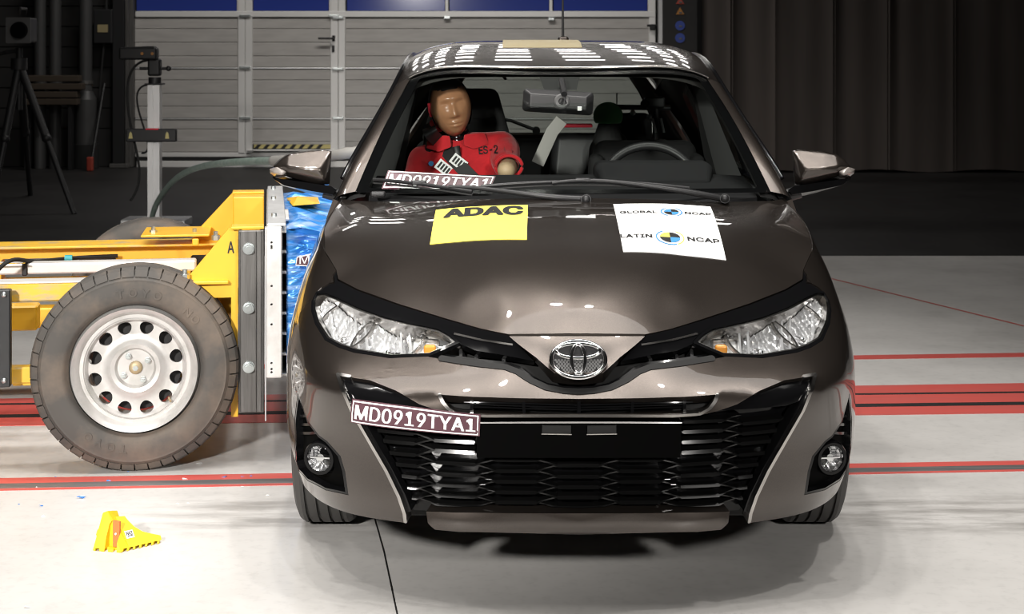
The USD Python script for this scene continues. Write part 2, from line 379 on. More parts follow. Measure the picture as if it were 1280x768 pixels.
for u0, u1 in ((298, 306.8), (307.2, 316), (413.5, 423), (423.4, 432)):
    obj('post', bx(wx(u0), wx(u1), DY - .02, DY + .05, wz(193), 4.2, .006), 'door_frame', dr)
obj('post', bx(wx(811), wx(819), DY - .02, DY + .05, 0, 4.2, .006), 'door_frame', dr)
obj('rail', bx(wx(170), wx(819), DY - .025, DY + .05, wz(21.5), wz(14), .006), 'door_frame', dr)
obj('rail', bx(wx(170), wx(819), DY - .02, DY + .05, wz(196), wz(190.5), .006), 'door_frame', dr)
obj('rail', bx(wx(172), wx(819), DY - .03, DY + .05, wz(209), wz(201), .006), 'door_frame', dr)
obj('seal', bx(wx(172), wx(819), DY - .01, DY + .05, wz(201), wz(196), .004), 'black_matte', dr)
obj('threshold', bx(wx(310), wx(418), DY - .07, DY, wz(188.5), wz(186.5), .004), 'door_frame', dr)
obj('threshold', bx(wx(306), wx(300 + 120), DY - .10, DY, wz(197.5), wz(195.8), .004), 'black_satin', dr)
obj('hazard_strip', bx(wx(318), wx(415), DY - .012, DY, wz(185.6), wz(180.6), .002), 'hazard_yellow', dr, label='yellow and black hazard strip along the foot of the wicket door')
sk = [prism_xz([(wx(318 + 11 * k), wz(185.6)), (wx(323 + 11 * k), wz(185.6)), (wx(327.5 + 11 * k), wz(180.6)), (wx(322.5 + 11 * k), wz(180.6))], DY - .015, DY - .005) for k in range(8)]
for m in sk: obj('hazard_bar', m, 'ink_black', dr)
for u0, u1 in ((171, 296), (317, 411), (434, 556), (562, 686), (692, 809)):
    obj('glazing', bx(wx(u0), wx(u1), DY + .01, DY + .03, wz(13.5), 2.62, .002), 'window_blue', dr)
    obj('glazing_bar', bx(wx(u1) + .006, wx(u1 + 4.5), DY - .01, DY + .05, wz(14), 4.2, .004), 'door_frame', dr)
obj('upper_section', bx(xl, xr, DY, DY + .05, 2.64, 4.3, .004), 'door_panel', dr)
for u, v in ((307, 20), (307, 84.5), (307, 147.5), (423, 22), (423, 86), (423, 147.5), (418, 20), (559, 22), (689, 24)):
    obj('hinge', rbox((wx(u), DY - .03, wz(v)), (.13 if u < 500 else .08, .03, .035), .008), 'zinc', dr, smooth=40)
h_ = obj('door_handle', cat([cyl((wx(417), DY - .02, wz(48)), (wx(417), DY - .09, wz(48)), .012, 10), cyl((wx(417.5), DY - .085, wz(48)), (wx(399), DY - .085, wz(48)), .012, 10), rbox((wx(417.5), DY - .025, wz(48)), (.035, .012, .07), .005)]), 'gun_black', dr, smooth=40)
obj('lock', rbox((wx(417), DY - .025, wz(61)), (.032, .014, .08), .006), 'gun_black', dr, smooth=40)
obj('side_track', bx(wx(822), wx(829), DY - .08, DY + .05, 0, 4.2, .006), 'alu', dr)
obj('side_track', bx(wx(163), wx(169), DY - .08, DY + .05, 0, 4.2, .006), 'steel_dark', dr)
obj('roller_bracket', cat([rbox((wx(815), DY - .06, wz(34)), (.07, .05, .07), .012), cyl((wx(808), DY - .07, wz(32)), (wx(820), DY - .07, wz(32)), .014)]), 'gun_black', dr, smooth=40)
# ------------------------------------------------------------------ curtain on the right
cu = thing('curtain', 'dark brown-grey floor-length curtain hanging right of the sectional door', 'curtain', (0, 14.05, 0))
CD_ = 14.05 + CAMD
edges_u = [877, 912, 968, 1040, 1108, 1190, 1290, 1420]
for k in range(7):
    x0, x1 = wx(edges_u[k], CD_), wx(edges_u[k + 1], CD_) + .03
    def cf(u, v, x0=x0, x1=x1, k=k):
        x = x0 + (x1 - x0) * u
        y = .012 * np.sin(x * 7 + k) * (1 - .3 * v) + .006 * np.sin(x * 19 + 2 * k) + .05 * (1 - np.abs(2 * u - 1) ** 6) - .05
        return np.c_[x, y - .0 * v, .02 + 5.2 * v + .015 * np.sin(x * 5)]
    g_ = grid(cf, 60, 12); obj('curtain_length', g_, 'curtain', cu, smooth=True)
obj('curtain_rail', cyl((wx(870, CD_), 0, 5.25), (wx(1420, CD_), 0, 5.25), .03), 'steel_dark', cu)
# safety signs in the dark gap beside the curtain
sb = thing('sign_board', 'tall dark board with round blue and triangular amber signs beside the big door', 'sign', (wx(850, 18.6), 14.4, 0))
obj('board', bx(-.20, .20, 0, .03, .9, 3.0, .004), 'wall_dark', sb)
obj('board_post', bx(-.02, .02, .03, .06, 0, 1.2, .003), 'steel_dark', sb)
for v, m, kind in ((2, 'sign_red', 3), (15, 'sign_amber', 3), (32, 'sign_blue', 36), (47.5, 'sign_blue', 36)):
    z = wz(v, 18.6); r = .055
    t_ = np.linspace(0, 2 * PI, kind, endpoint=False) + PI / 2
    pt = prism_xz(np.c_[r * np.cos(t_), z + r * np.sin(t_)], -.008, 0)
    s_ = obj('sign_plate', pt, m, sb)
    obj('pictogram', rbox((.005, -.010, z - .008), (.035, .006, .02), .0028), 'trim_grey', sb)
# ================================================================== THE CAR
car = thing('car', 'brown-grey metallic hatchback with stickers on its bonnet, struck from the side by the yellow trolley', 'car', (CX, 0, 0))
EYE = np.array([-CX, -CAMD, CAMH])                  # the camera seen from the car's own axes

class Surf:
    """a smooth surface P(uv) -> xyz with outward normals; sgn turns the normal"""
    def __init__(s, P, f, sgn=1, d=(4.05, 6.2)): s.P, s.f, s.sgn, s.d = P, f, sgn, d
    def N(s, uv, e=1e-3):
        uv = np.asarray(uv, float)
        du = s.P(uv + [e, 0]) - s.P(uv - [e, 0]); dv = s.P(uv + [0, e]) - s.P(uv - [0, e])
        n = np.cross(du, dv) * s.sgn; return n / (np.linalg.norm(n, axis=1, keepdims=True) + 1e-12)
    def hit(s, u, v):
        """surface point seen at pixel (u, v): first crossing along the ray"""
        ray = np.array([(u - 640) / F, 1, -(v - VH) / F]); d = np.linspace(*s.d, 500)
        p = EYE + d[:, None] * ray; g, uv = s.f(p)
        k = np.nonzero((g[:-1] > 0) & (g[1:] <= 0))[0]
        k = k[0] if len(k) else int(np.argmin(np.abs(g[:-1])))
        t = np.clip(g[k] / (g[k] - g[k + 1] + 1e-12), 0, 1)
        return uv[k] * (1 - t) + uv[k + 1] * t
    def px(s, pts, step=6):
        """pixel polyline -> uv polyline"""
        return np.array([s.hit(*p) for p in np.asarray(shapely.segmentize(LineString(pts), step).coords)])
    def poly(s, pts, step=6):
        return Polygon(s.px(list(pts) + [pts[0]], step)[:-1]).buffer(0)
    def drape(s, g, off=0., thick=0., h=.02):
        """mesh of the uv shape g laid on the surface, lifted by off (number or function of uv), with a rim of depth thick"""
        out = []
        for q in getattr(g, 'geoms', [g]):
            if q.geom_type != 'Polygon' or q.area < 1e-7: continue
            q = shapely.segmentize(q.simplify(2e-4), h)
            rings = [np.array(q.exterior.coords)[:-1]] + [np.array(r.coords)[:-1] for r in q.interiors]
            x0, y0, x1, y1 = q.bounds
            gx, gy = np.meshgrid(np.arange(x0 + h / 2, x1, h), np.arange(y0 + h / 2, y1, h)); gx[::2] += h / 2
            inn = q.buffer(-.45 * h)
            if not inn.is_empty:
                ok = shapely.contains_xy(inn, gx.ravel(), gy.ravel()); ip = np.c_[gx.ravel(), gy.ravel()][ok]
            else: ip = np.zeros((0, 2))
            uv = np.vstack(rings + [ip])
            tri = Delaunay(uv + 1e-7 * np.sin(np.arange(len(uv) * 2).reshape(-1, 2))).simplices
            c = uv[tri].mean(1); tri = tri[shapely.contains_xy(q.buffer(1e-5), c[:, 0], c[:, 1])]
            a = uv[tri]; ar = np.cross(a[:, 1] - a[:, 0], a[:, 2] - a[:, 0]); tri = tri[np.abs(ar) > 1e-10]; ar = ar[np.abs(ar) > 1e-10]
            tri[ar * s.sgn < 0] = tri[ar * s.sgn < 0][:, ::-1]
            N = s.N(uv); o = off(uv) if callable(off) else np.full(len(uv), float(off))
            v = s.P(uv) + N * o[:, None]; fs = [tri]; vs = [v]
            if thick:
                base = len(v); k = 0
                for r in rings:
                    n = len(r); top = np.arange(k, k + n); lo = base + np.arange(n); k += n; base += n
                    vs.append(v[top] - N[top] * thick)
                    a, b, c2, d2 = top, np.roll(top, -1), np.roll(lo, -1), lo
                    fs += [np.c_[a, d2, c2], np.c_[a, c2, b]] if s.sgn > 0 else [np.c_[a, c2, d2], np.c_[a, b, c2]]
            out.append(trimesh.Trimesh(np.vstack(vs), np.vstack(fs), process=False))
        return cat(out) if out else None
def mir(g): return affinity.scale(g, -1, 1, origin=(0, 0))
def half(g): return g.intersection(shapely.box(0, -9, 9, 9))
def sym(g): g = half(g); return unary_union([g, mir(g)]).buffer(2e-4).buffer(-2e-4)
def part(name, mesh, m, parent=None, smooth=35, label=None):
    return obj(name, mesh, m, parent or car, smooth, label)

# ---- front end: distance from a vertical axis at y = 1.6 as a function of bearing and height
PY, KU = 1.6, .95
front_pts = [(0, .09, .18), (0, .045, .22), (0, .03, .27), (0, .02, .36), (0, .008, .44), (0, 0, .5), (0, .008, .54), (0, .03, .57), (0, .06, .60), (0, .08, .64), (0, .095, .68), (0, .112, .706),
    (.3, .06, .21), (.5, .125, .21), (.62, .2, .21), (.70, .30, .21), (.75, .40, .215), (.79, .52, .22), (.82, .7, .22), (.84, 1.0, .22), (.845, 1.4, .22),
    (.2, .022, .35), (.4, .06, .35), (.6, .145, .35), (.7, .225, .35), (.77, .35, .35), (.82, .51, .35), (.85, .75, .35), (.857, 1.05, .35), (.857, 1.4, .35),
    (.2, .008, .47), (.4, .045, .47), (.55, .10, .47), (.65, .165, .47), (.72, .245, .47), (.775, .36, .47), (.82, .50, .47), (.85, .68, .47), (.864, .9, .47), (.864, 1.15, .47), (.862, 1.4, .47),
    (.25, .02, .555), (.4, .06, .555), (.25, .055, .60), (.4, .10, .60), (.52, .14, .60), (.646, .19, .60), (.72, .28, .60), (.78, .42, .60), (.828, .6, .60), (.856, .8, .60), (.862, 1.0, .60), (.861, 1.4, .60),
    (.2, .12, .68), (.325, .18, .68), (.45, .255, .68), (.6, .345, .685), (.70, .43, .69), (.765, .53, .69), (.812, .68, .69), (.84, .85, .69), (.85, 1.05, .69), (.85, 1.4, .69),
    (.197, .13, .705), (.356, .25, .723), (.504, .38, .745), (.629, .52, .765), (.715, .58, .75), (.78, .74, .77), (.82, .9, .765), (.832, 1.05, .77), (.832, 1.4, .77),
    (.70, .66, .80), (.748, .78, .84), (.775, 1.0, .885), (.765, 1.2, .925), (.745, 1.32, .95), (.80, .95, .82), (.812, 1.15, .845), (.812, 1.4, .865), (.785, 1.4, .945)]
fp = np.array(front_pts); fp = np.vstack([fp, fp[fp[:, 0] > .01] * [-1, 1, 1]])
_th = np.arctan2(fp[:, 0], PY - fp[:, 1]) * KU; _R = np.hypot(fp[:, 0], PY - fp[:, 1])
ZS = 1.6
_rbf = RBFInterpolator(np.c_[_th, fp[:, 2] * ZS], _R, kernel='thin_plate_spline', smoothing=2e-5)
_gu, _gz = np.linspace(-1.45, 1.45, 291), np.linspace(.1, 1.05, 140)
from scipy.interpolate import RegularGridInterpolator, RectBivariateSpline
_G = _rbf(np.stack(np.meshgrid(_gu, _gz * ZS, indexing='ij'), -1).reshape(-1, 2)).reshape(291, 140)
_G = .5 * (_G + _G[::-1])
_Rs = RectBivariateSpline(_gu, _gz, _G)
def Rf(u, z):
    au = np.abs(u); zt = .622 + .035 * np.clip(au / .30, 0, 1); uc = .375 + (z - .56) * .45
    n_ = np.where(z > .562, (zt - z) * .30, (zt - .562) * .30 * np.clip((z - .40) / .162, 0, 1)); n_ = np.maximum(n_, 0)
    return _Rs.ev(u, z) + n_ * np.clip(1 - (au - uc) / .15, 0, 1)
def P_bare(uv):
    u, z = uv[:, 0], uv[:, 1]; R = _Rs.ev(u, z); t = u / KU
    return np.c_[R * np.sin(t), PY - R * np.cos(t), z]
def P_front(uv):
    u, z = uv[:, 0], uv[:, 1]; R = Rf(u, z); t = u / KU
    return np.c_[R * np.sin(t), PY - R * np.cos(t), z]
def f_front(p):
    u = np.arctan2(p[:, 0], PY - p[:, 1]) * KU
    return np.hypot(p[:, 0], PY - p[:, 1]) - Rf(u, p[:, 2]), np.c_[u, p[:, 2]]
FR = Surf(P_front, f_front, 1, (4.0, 5.7)); FB = Surf(P_bare, None, 1)
def uvz(x, y, z): return np.arctan2(x, PY - y) * KU, z

# ---- bonnet edge, in uv of the front surface
edge_px = [(730, 418), (808, 418.5), (840, 411), (878, 399.6), (937.5, 380), (982, 362.5), (1004, 349.5)]
edge = [tuple(x) for x in FR.px(edge_px, 10)]
edge[0] = (0, edge[0][1])
edge += [uvz(.70, .66, .80), uvz(.748, .78, .84), uvz(.775, 1.0, .885), uvz(.765, 1.2, .925), uvz(.745, 1.32, .95)]
edge = np.array(edge); edge = edge[np.r_[True, np.diff(edge[:, 0]) > 0]]
_ez = PchipInterpolator(edge[:, 0], edge[:, 1])
UEND = uvz(.862, 1.345, .5)[0]
us = np.linspace(0, UEND, 80)
top = np.where(us < edge[-1, 0], _ez(np.minimum(us, edge[-1, 0])), .95)
zb = np.interp(us, [0, .35, .6, .85, 1.25], [.213, .208, .21, .222, .23])
TOTAL = sym(Polygon(np.vstack([np.c_[us, zb], np.c_[us, top][::-1]])))
a = np.linspace(-.3, PI + .3, 50)
ARCH = Polygon([uvz(.862, .86 + .338 * math.cos(t), .30 + .338 * math.sin(t)) for t in a] + [uvz(.862, .86 - .33, 0), uvz(.862, .86 + .33, 0)]).buffer(0)
ARCH = Polygon([(u, z) for u, z in [uvz(.862, .86 + .338 * math.cos(t), .30 + .338 * math.sin(t)) for t in np.linspace(0, PI, 50)]] + [uvz(.862, .86 - .34, .05), uvz(.862, .86 + .34, .05)]).buffer(0)
ARCHES = unary_union([ARCH, mir(ARCH)])

pl = FR.poly
HL = pl([(868.4, 428), (878, 417.5), (890, 410), (922.7, 402.7), (952.4, 395), (982, 383.4), (1008, 369.5), (1020, 364.5), (1030, 366), (1036, 376), (1038, 388), (1036, 404), (1027, 424), (1012, 433), (995, 439), (952, 446), (905, 444)])
TRIM = unary_union([pl([(806, 419), (840, 411), (878, 399.6), (937.5, 380), (982, 362.5), (1002, 352), (1014, 354), (1024, 360), (1030, 366), (1028, 367), (1020, 366), (1008, 371), (982, 385), (952, 397), (922.7, 404), (890, 412), (878, 420), (868.4, 429), (847, 438.5), (819, 443), (775, 452)])])
TRIM = unary_union([TRIM, Polygon([*edge[(edge[:, 0] > .19) & (edge[:, 0] < .62)], *[(u, z - .012) for u, z in edge[(edge[:, 0] > .19) & (edge[:, 0] < .62)]][::-1]]).buffer(0)]).intersection(half(TOTAL)).difference(HL.buffer(.003))
UPG = sym(pl([(715, 420), (808, 420), (775, 450), (819, 441), (847, 436.5), (869, 428), (906, 444.5), (905, 446), (880, 450.5), (850, 455), (812, 459.5), (798, 465), (782, 476), (763, 485), (742, 489), (715, 489.5)]))
GARN = sym(pl([(715, 420.5), (807, 420.5), (774.5, 451), (765, 463), (755, 478), (735, 481), (715, 482)])).intersection(TOTAL)
SLIT = sym(pl([(715, 499.5), (800, 498.5), (860, 496.5), (895, 494), (891, 503), (884, 511), (872, 516), (840, 517.5), (715, 517.5)]))
INSERT = sym(pl([(1017, 470.5), (981, 476), (950, 489), (922, 506), (897, 514.5), (870, 521), (840, 523), (715, 523), (715, 657), (900, 657), (934, 655.5), (936, 642.5), (943.7, 620.6), (959, 589), (981, 550), (1001.5, 514.4), (1014, 484.7)]))
UPTRI = pl([(1015, 472), (981, 477), (950, 490), (922, 507), (906, 513), (945, 511), (985, 508), (1003, 502), (1012, 484.7)])
LIP = sym(pl([(715, 641.5), (820, 641), (880, 640), (911, 638.5), (907, 649), (898, 656), (870, 658.5), (715, 660)]))
PLATE = sym(pl([(715, 526), (851, 526.5), (850, 571), (715, 571.5)]))
FOG = pl([(1062, 492), (1052, 527), (1040, 545), (1031, 552), (1015.6, 570.6), (1010, 590), (1005.6, 619), (1031, 613), (1050, 601), (1060, 585), (1064, 560), (1065, 525)])
holes = unary_union([HL, mir(HL), TRIM, mir(TRIM), UPG, SLIT, INSERT, FOG, mir(FOG), ARCHES])
BODY = TOTAL.difference(holes.buffer(.0008))
# bumper / wing split: from the lamp's outer end down to the wheel arch
hx = max(HL.exterior.coords, key=lambda c: c[0])
spl_line = [(hx[0] - .004, hx[1] - .004), (hx[0] + .03, hx[1] - .06), uvz(.862, .86 - .31, .44)]
WING = Polygon([(hx[0] - .02, hx[1] + .02), *spl_line, uvz(.862, .86, .5), (2, .5), (2, 1.2), (hx[0] - .12, 1.2), (edge[(edge[:, 0] > .6)][0][0] - .02, .9), (hx[0] - .02, hx[1] + .02)]).buffer(0)
WING = unary_union([WING, shapely.box(uvz(.862, .86, .5)[0], 0, 2, .6)])
bump = BODY.difference(unary_union([WING, mir(WING)]).buffer(.0012))
part('bumper', FR.drape(bump, 0, .035, .018), 'paint')
for s in (1, -1):
    w = BODY.intersection(WING if s > 0 else mir(WING)).intersection(shapely.box(0, 0, 2, 2) if s > 0 else shapely.box(-2, 0, 0, 2))
    part('wing', FR.drape(w, 0, .03, .018), 'paint')
# dark structure behind every opening
part('front_backing', FR.drape(TOTAL.buffer(-.03).difference(ARCHES.buffer(.02)), -.10, 0, .04), 'black_matte')
# black wing pieces over the lamps and into the grille
for g in (TRIM, mir(TRIM)):
    part('lamp_surround', FR.drape(g.buffer(-.001), -.003, .03, .012), 'black_gloss')
# chrome hair-line on the wing piece
for s in (1, -1):
    q = FR.px([(802, 431), (840, 425), (872, 417)]); q = q if s > 0 else q * [-1, 1]
    part('grille_line', FR.drape(LineString(q).buffer(.0022, cap_style='flat'), .0, .004, .01), 'satin_silver')
# badge panel
part('badge_panel', FB.drape(GARN.buffer(-.001), lambda uv: .002 + .38 * np.clip(.704 - uv[:, 1], 0, 1), .05, .012), 'paint')
# upper grille: recess, ledge, posts, rubber lip
part('upper_grille', FB.drape(UPG.buffer(.004), -.06, 0, .02), 'black_matte')
low = np.array([c for c in FR.px([(890, 448.5), (850, 455), (812, 459.5), (798, 465), (782, 476), (763, 485), (742, 489), (722, 490)], 5)])
low = np.vstack([low, (low * [-1, 1])[::-1]])
part('grille_lip', FR.drape(LineString(low).buffer(.0055), .002, .05, .012), 'black_matte')
part('grille_ledge', FR.drape(LineString(low + [0, .016]).buffer(.004), -.02, .03, .012), 'black_gloss')
for s in (1, -1):
    for u0, v0, v1 in ((816, 443, 458), (850, 438, 454), (869, 431, 451)):
        q = FR.px([(u0, v0), (u0, v1)]) * [s, 1]
        part('grille_post', FR.drape(LineString(q).buffer(.003), -.025, .03, .01), 'black_satin')
    q = pl([(876, 436), (902, 445), (880, 449), (851, 453), (851, 440)]); q = q if s > 0 else mir(q)
    part('grille_blank', FR.drape(q, -.03, .02, .02), 'black_satin')
# slit under the body strip
part('slit_recess', FR.drape(SLIT.buffer(.003), -.05, 0, .02), 'black_matte')
for k in range(3):
    q = np.array([(u, _z) for u, _z in FR.px([(724, 503.5 + 4 * k), (800, 503 + 4 * k), (868 - 5 * k, 502 + 4 * k)], 8)]); q = np.vstack([(q * [-1, 1])[::-1], q])
    part('slit_bar', FR.drape(LineString(q).buffer(.0022), -.02, .02, .012), 'black_gloss')
for u0 in (724, 791, 858, 655, 588):
    q = FR.px([(u0, 499), (u0, 517)], 6)
    part('slit_post', FR.drape(LineString(q).buffer(.0025), -.018, .02, .01), 'black_gloss')
sl = FR.px([(724, 519.8), (840, 519.6), (874, 517.5), (886, 511), (892.5, 503), (896, 495)], 6); sl = np.vstack([(sl * [-1, 1])[::-1], sl])
part('slit_trim', FR.drape(LineString(sl).buffer(.003), .006, .02, .008), 'satin_silver')
# lower insert: panel, corner plates, honeycomb bars, number-plate bracket, silver blades
part('insert_panel', FR.drape(INSERT.buffer(.004), -.055, 0, .02), 'black_gloss')
for g in (UPTRI, mir(UPTRI)): part('insert_corner', FR.drape(g.buffer(.002), -.012, .03, .015), 'black_gloss')
part('plate_mount', FR.drape(PLATE, .006, .03, .015), 'plate_black')
for s in (1, -1):
    q = pl([(734, 531), (770, 530.5), (770, 540), (734, 540.5)]); q = q if s > 0 else mir(q)
    part('plate_clip', FR.drape(q, .009, .006, .01), 'black_matte')
    part('plate_clip_edge', FR.drape(LineString(FR.px([(734, 541), (770, 540.5)]) * [s, 1]).buffer(.0013), .011, .004, .01), 'satin_silver')
pe = FR.px([(724, 527), (850, 527)]); pe = np.vstack([(pe * [-1, 1])[::-1], pe])
part('plate_edge', FR.drape(LineString(pe).buffer(.002), .010, .006, .01), 'chrome')
# honeycomb of stretched cells: one bar per cell floor, with its rising ends
grille = INSERT.buffer(-.012).difference(unary_union([PLATE.buffer(.006), LIP.buffer(.004), UPTRI, mir(UPTRI), shapely.box(-2, FR.hit(724, 527)[1] - .004, 2, 1)]))
pu, pz = .098, .0288
z0 = FR.hit(724, 640)[1]
for i in range(-8, 9):
    for j in range(0, 12):
        uc = i * pu; zc = z0 + j * pz + (pz / 2 if i % 2 else 0)
        pth = LineString([(uc - pu * .655, zc + pz * .47), (uc - pu * .345, zc), (uc + pu * .345, zc), (uc + pu * .655, zc + pz * .47)])
        b = unary_union([pth.buffer(.0017, cap_style='flat', join_style='mitre'), LineString([(uc - pu * .33, zc), (uc + pu * .33, zc)]).buffer(.0036, cap_style='flat')]).intersection(grille)
        b = max(getattr(b, 'geoms', [b]), key=lambda q: q.area) if not b.is_empty else b
        if b.area < 6e-5 or b.geom_type != 'Polygon': continue
        part('grille_bar', FR.drape(b, lambda uv, zc=zc: -.022 - np.clip((uv[:, 1] - zc) * (.74 + .55 * np.clip((.42 - zc) / .16, 0, 1)), -.0045, .0045), .028, .014), 'grille_gloss', smooth=25)
# silver blades round the insert's outer ends
for s in (1, -1):
    q = FR.px([(1000, 472.5), (1018.5, 468.8), (1015, 484.7), (1002.5, 514.4), (982, 550), (960, 589), (945, 620.6), (937.5, 642), (936, 652)], 5) * [s, 1]
    wd = LineString(q[1:])
    part('insert_blade', FR.drape(wd.buffer(.003), .004, .03, .008), 'satin_silver')
    q2 = FR.px([(1013, 490), (1000, 514.4), (979.5, 550), (957, 589), (941, 620.6), (934, 640)], 6) * [s, 1]
    part('insert_edge', FR.drape(LineString(q2).buffer(.004), -.006, .03, .01), 'black_gloss')
part('chin_spoiler', FR.drape(LIP, lambda uv: .004 + .022 * np.clip((FR_LIPT - uv[:, 1]) / .045, 0, 1), .05, .012) if False else FR.drape(LIP, lambda uv: .002 + .5 * np.clip(z0 - uv[:, 1], 0, .035), .06, .012), 'paint')

# ---- badge: three interlaced chrome ovals on a dark honeycomb dish
bc = FR.hit(723.5, 453.5); bP = FB.P(np.array([[0, bc[1]]]))[0]; bN = FR.N(np.array([[0, bc[1]]]))[0]
bN = np.array([0, -1, .58]); bN /= np.linalg.norm(bN); bU = np.cross([1.0, 0, 0], bN); bU = bU if bU[2] > 0 else -bU
bP = bP + np.array([0, -1, .3]) * (.38 * (.704 - bc[1])) + bN * .017
def oval(cx, cy, rx, ry, r, off=0., n=72):
    t = np.linspace(0, 2 * PI, n, endpoint=False)
    return bP + np.c_[cx + rx * np.cos(t)] * [1, 0, 0] + np.c_[cy + ry * np.sin(t)] * bU + off * bN
badge = holder('badge', car, 'chrome oval emblem of interlaced rings')
k = .0755 / 168
t = np.linspace(0, 2 * PI, 60, endpoint=False)
dish = np.vstack([bP - .006 * bN, bP + np.c_[.071 * np.cos(t)] * [1, 0, 0] + np.c_[.0495 * np.sin(t)] * bU - .003 * bN])
i = np.arange(60); part('dish', trimesh.Trimesh(dish, np.c_[0 * i, 1 + i, 1 + (i + 1) % 60], process=False), 'black_satin', badge)
part('outer_ring', tube(oval(0, 0, .0705, .0495, .0055), .0062, 10, True), 'chrome', badge, 60)
part('upright_ring', tube(oval(0, .000, 40 * k, 88 * k, .005, .003), .0055, 10, True), 'chrome', badge, 60)
part('level_ring', tube(oval(0, 50 * k, 126 * k, 44 * k, .005, .002), .0055, 10, True), 'chrome', badge, 60)
hexes = []
for a_ in range(-8, 9):
    for b_ in range(-9, 10):
        x, y = a_ * .0085 + (b_ % 2) * .00425, b_ * .0052 - .012
        if (x / .062) ** 2 + (y / .041) ** 2 < 1 and y < .002: hexes.append(cyl(bP + [x, 0, 0] + y * bU - .005 * bN, bP + [x, 0, 0] + y * bU - .0005 * bN, .0034, 6))
part('dish_grain', cat(hexes), 'trim_grey', badge, False).SetCustomDataByKey('kind', 'stuff')

# ---- headlamps
def lamp_field(u0, z0, cells):
    """relief of the mirror bowls: the deepest of several paraboloids, plus vertical flutes"""
    def f(uv):
        o = np.full(len(uv), -.03)
        for (cu, cz, ru, rz_, dp) in cells:
            q = ((uv[:, 0] - cu) / ru) ** 2 + ((uv[:, 1] - cz) / rz_) ** 2
            o = np.where(q < 1, np.minimum(o, -.03 - dp * (1 - q)), o)
        return o
    return f
for s in (1, -1):
    hl = holder('headlamp', car)
    M_ = (lambda g: g) if s > 0 else mir
    G = M_(HL.buffer(-.002))
    def H(u, v): p = FR.hit(u, v); return np.array([p[0] * s, p[1]])
    c1, c2 = H(1010, 400), H(955, 415)
    part('lamp_housing', FR.drape(G.buffer(.004), -.095, 0, .02), 'white_plastic', hl)
    part('lamp_rim', FR.drape(M_(HL).difference(M_(HL).buffer(-.007)), -.004, .085, .012), 'satin_silver', hl)
    part('lamp_gasket', FR.drape(M_(HL).buffer(.003).difference(M_(HL).buffer(-.003)), .0005, .012, .012), 'black_gloss', hl)
    cells = [(c1[0], c1[1], .075, .062, .045), (c2[0], c2[1], .072, .055, .042)]
    base = lamp_field(0, 0, cells)
    turn = M_(pl([(868, 428), (886, 417), (903, 409), (918, 411), (930, 414), (928, 442), (905, 443.5)]).intersection(HL.buffer(-.006)))
    RF = G.buffer(-.006).difference(turn)
    rs = np.random.default_rng(11)
    ph = rs.uniform(0, 6, 40)
    def facet(uv, base=base):
        o = base(uv); gu = np.floor(uv[:, 0] * s / .013).astype(int); gz = np.floor(uv[:, 1] / .016).astype(int)
        return o + .0065 * np.sin(ph[gu % 40] + ph[(gz * 3) % 40] + 6 * ((uv[:, 0] * s / .013) % 1)) 
    part('reflector', FR.drape(RF, facet, 0, .0042), 'reflector', hl, False)
    for (cu, cz, ru, rz_, dp) in cells:
        q = FR.P(np.array([[cu, cz]])); n_ = np.array([.25 * s, -1, .05]); n_ /= np.linalg.norm(n_)
        c0 = q[0] - FR.N(np.array([[cu, cz]]))[0] * .072
        b = holder('bulb', hl)if False else None
        part('bulb', cat([cyl(c0, c0 + n_ * .030, .011, 20, .010), sphere(c0 + n_ * .030, .010, 2)]), 'chrome', hl)
        a_ = np.linspace(0, 2 * PI, 40, endpoint=False)
        rr = np.c_[cu + ru * np.cos(a_), cz + rz_ * np.sin(a_)]
        rr = Polygon(rr).exterior.buffer(.0022).intersection(G.buffer(-.008))
        part('bowl_edge', FR.drape(rr, -.024, .01, .006), 'satin_silver', hl)
    # ribs between the bowls
    for du in (982, 992, 1022, 930, 940):
        q = np.array([H(du, 380), H(du, 440)]); q = LineString(q).buffer(.0018).intersection(G.buffer(-.01))
        if q.area > 1e-5: part('lamp_rib', FR.drape(q, -.026, .012, .006), 'reflector', hl)
    part('turn_housing', FR.drape(turn, -.045, 0, .012), 'white_plastic', hl, label='white reflector of the indicator')
    # fan of fine ribs in the pointed tip
    tip = turn.intersection(M_(pl([(866, 428), (884, 416), (892, 412), (893, 444), (880, 438)])))
    fan = [LineString([H(869, 428), H(895, v)]).buffer(.0012) for v in np.linspace(408, 446, 16)]
    part('tip_ribs', FR.drape(unary_union(fan).intersection(turn.buffer(-.002)), -.034, .008, .006), 'trim_grey', hl)
    tw = M_(pl([(896, 417), (931, 412.5), (929, 441), (905, 442), (895, 436)])).exterior.buffer(.0016).intersection(turn.buffer(.006))
    part('turn_frame', FR.drape(tw, -.028, .012, .006), 'satin_silver', hl)
    ac = H(906, 427); an = FR.N(ac[None])[0]; ap = FR.P(ac[None])[0] - an * .03
    part('turn_bulb', rbox(ap, (.034, .022, .026), .008), 'amber', hl, 40, 'amber indicator bulb')
    part('lamp_lens', FR.drape(M_(HL).buffer(-.001), 0, 0, .02), 'lens', hl)
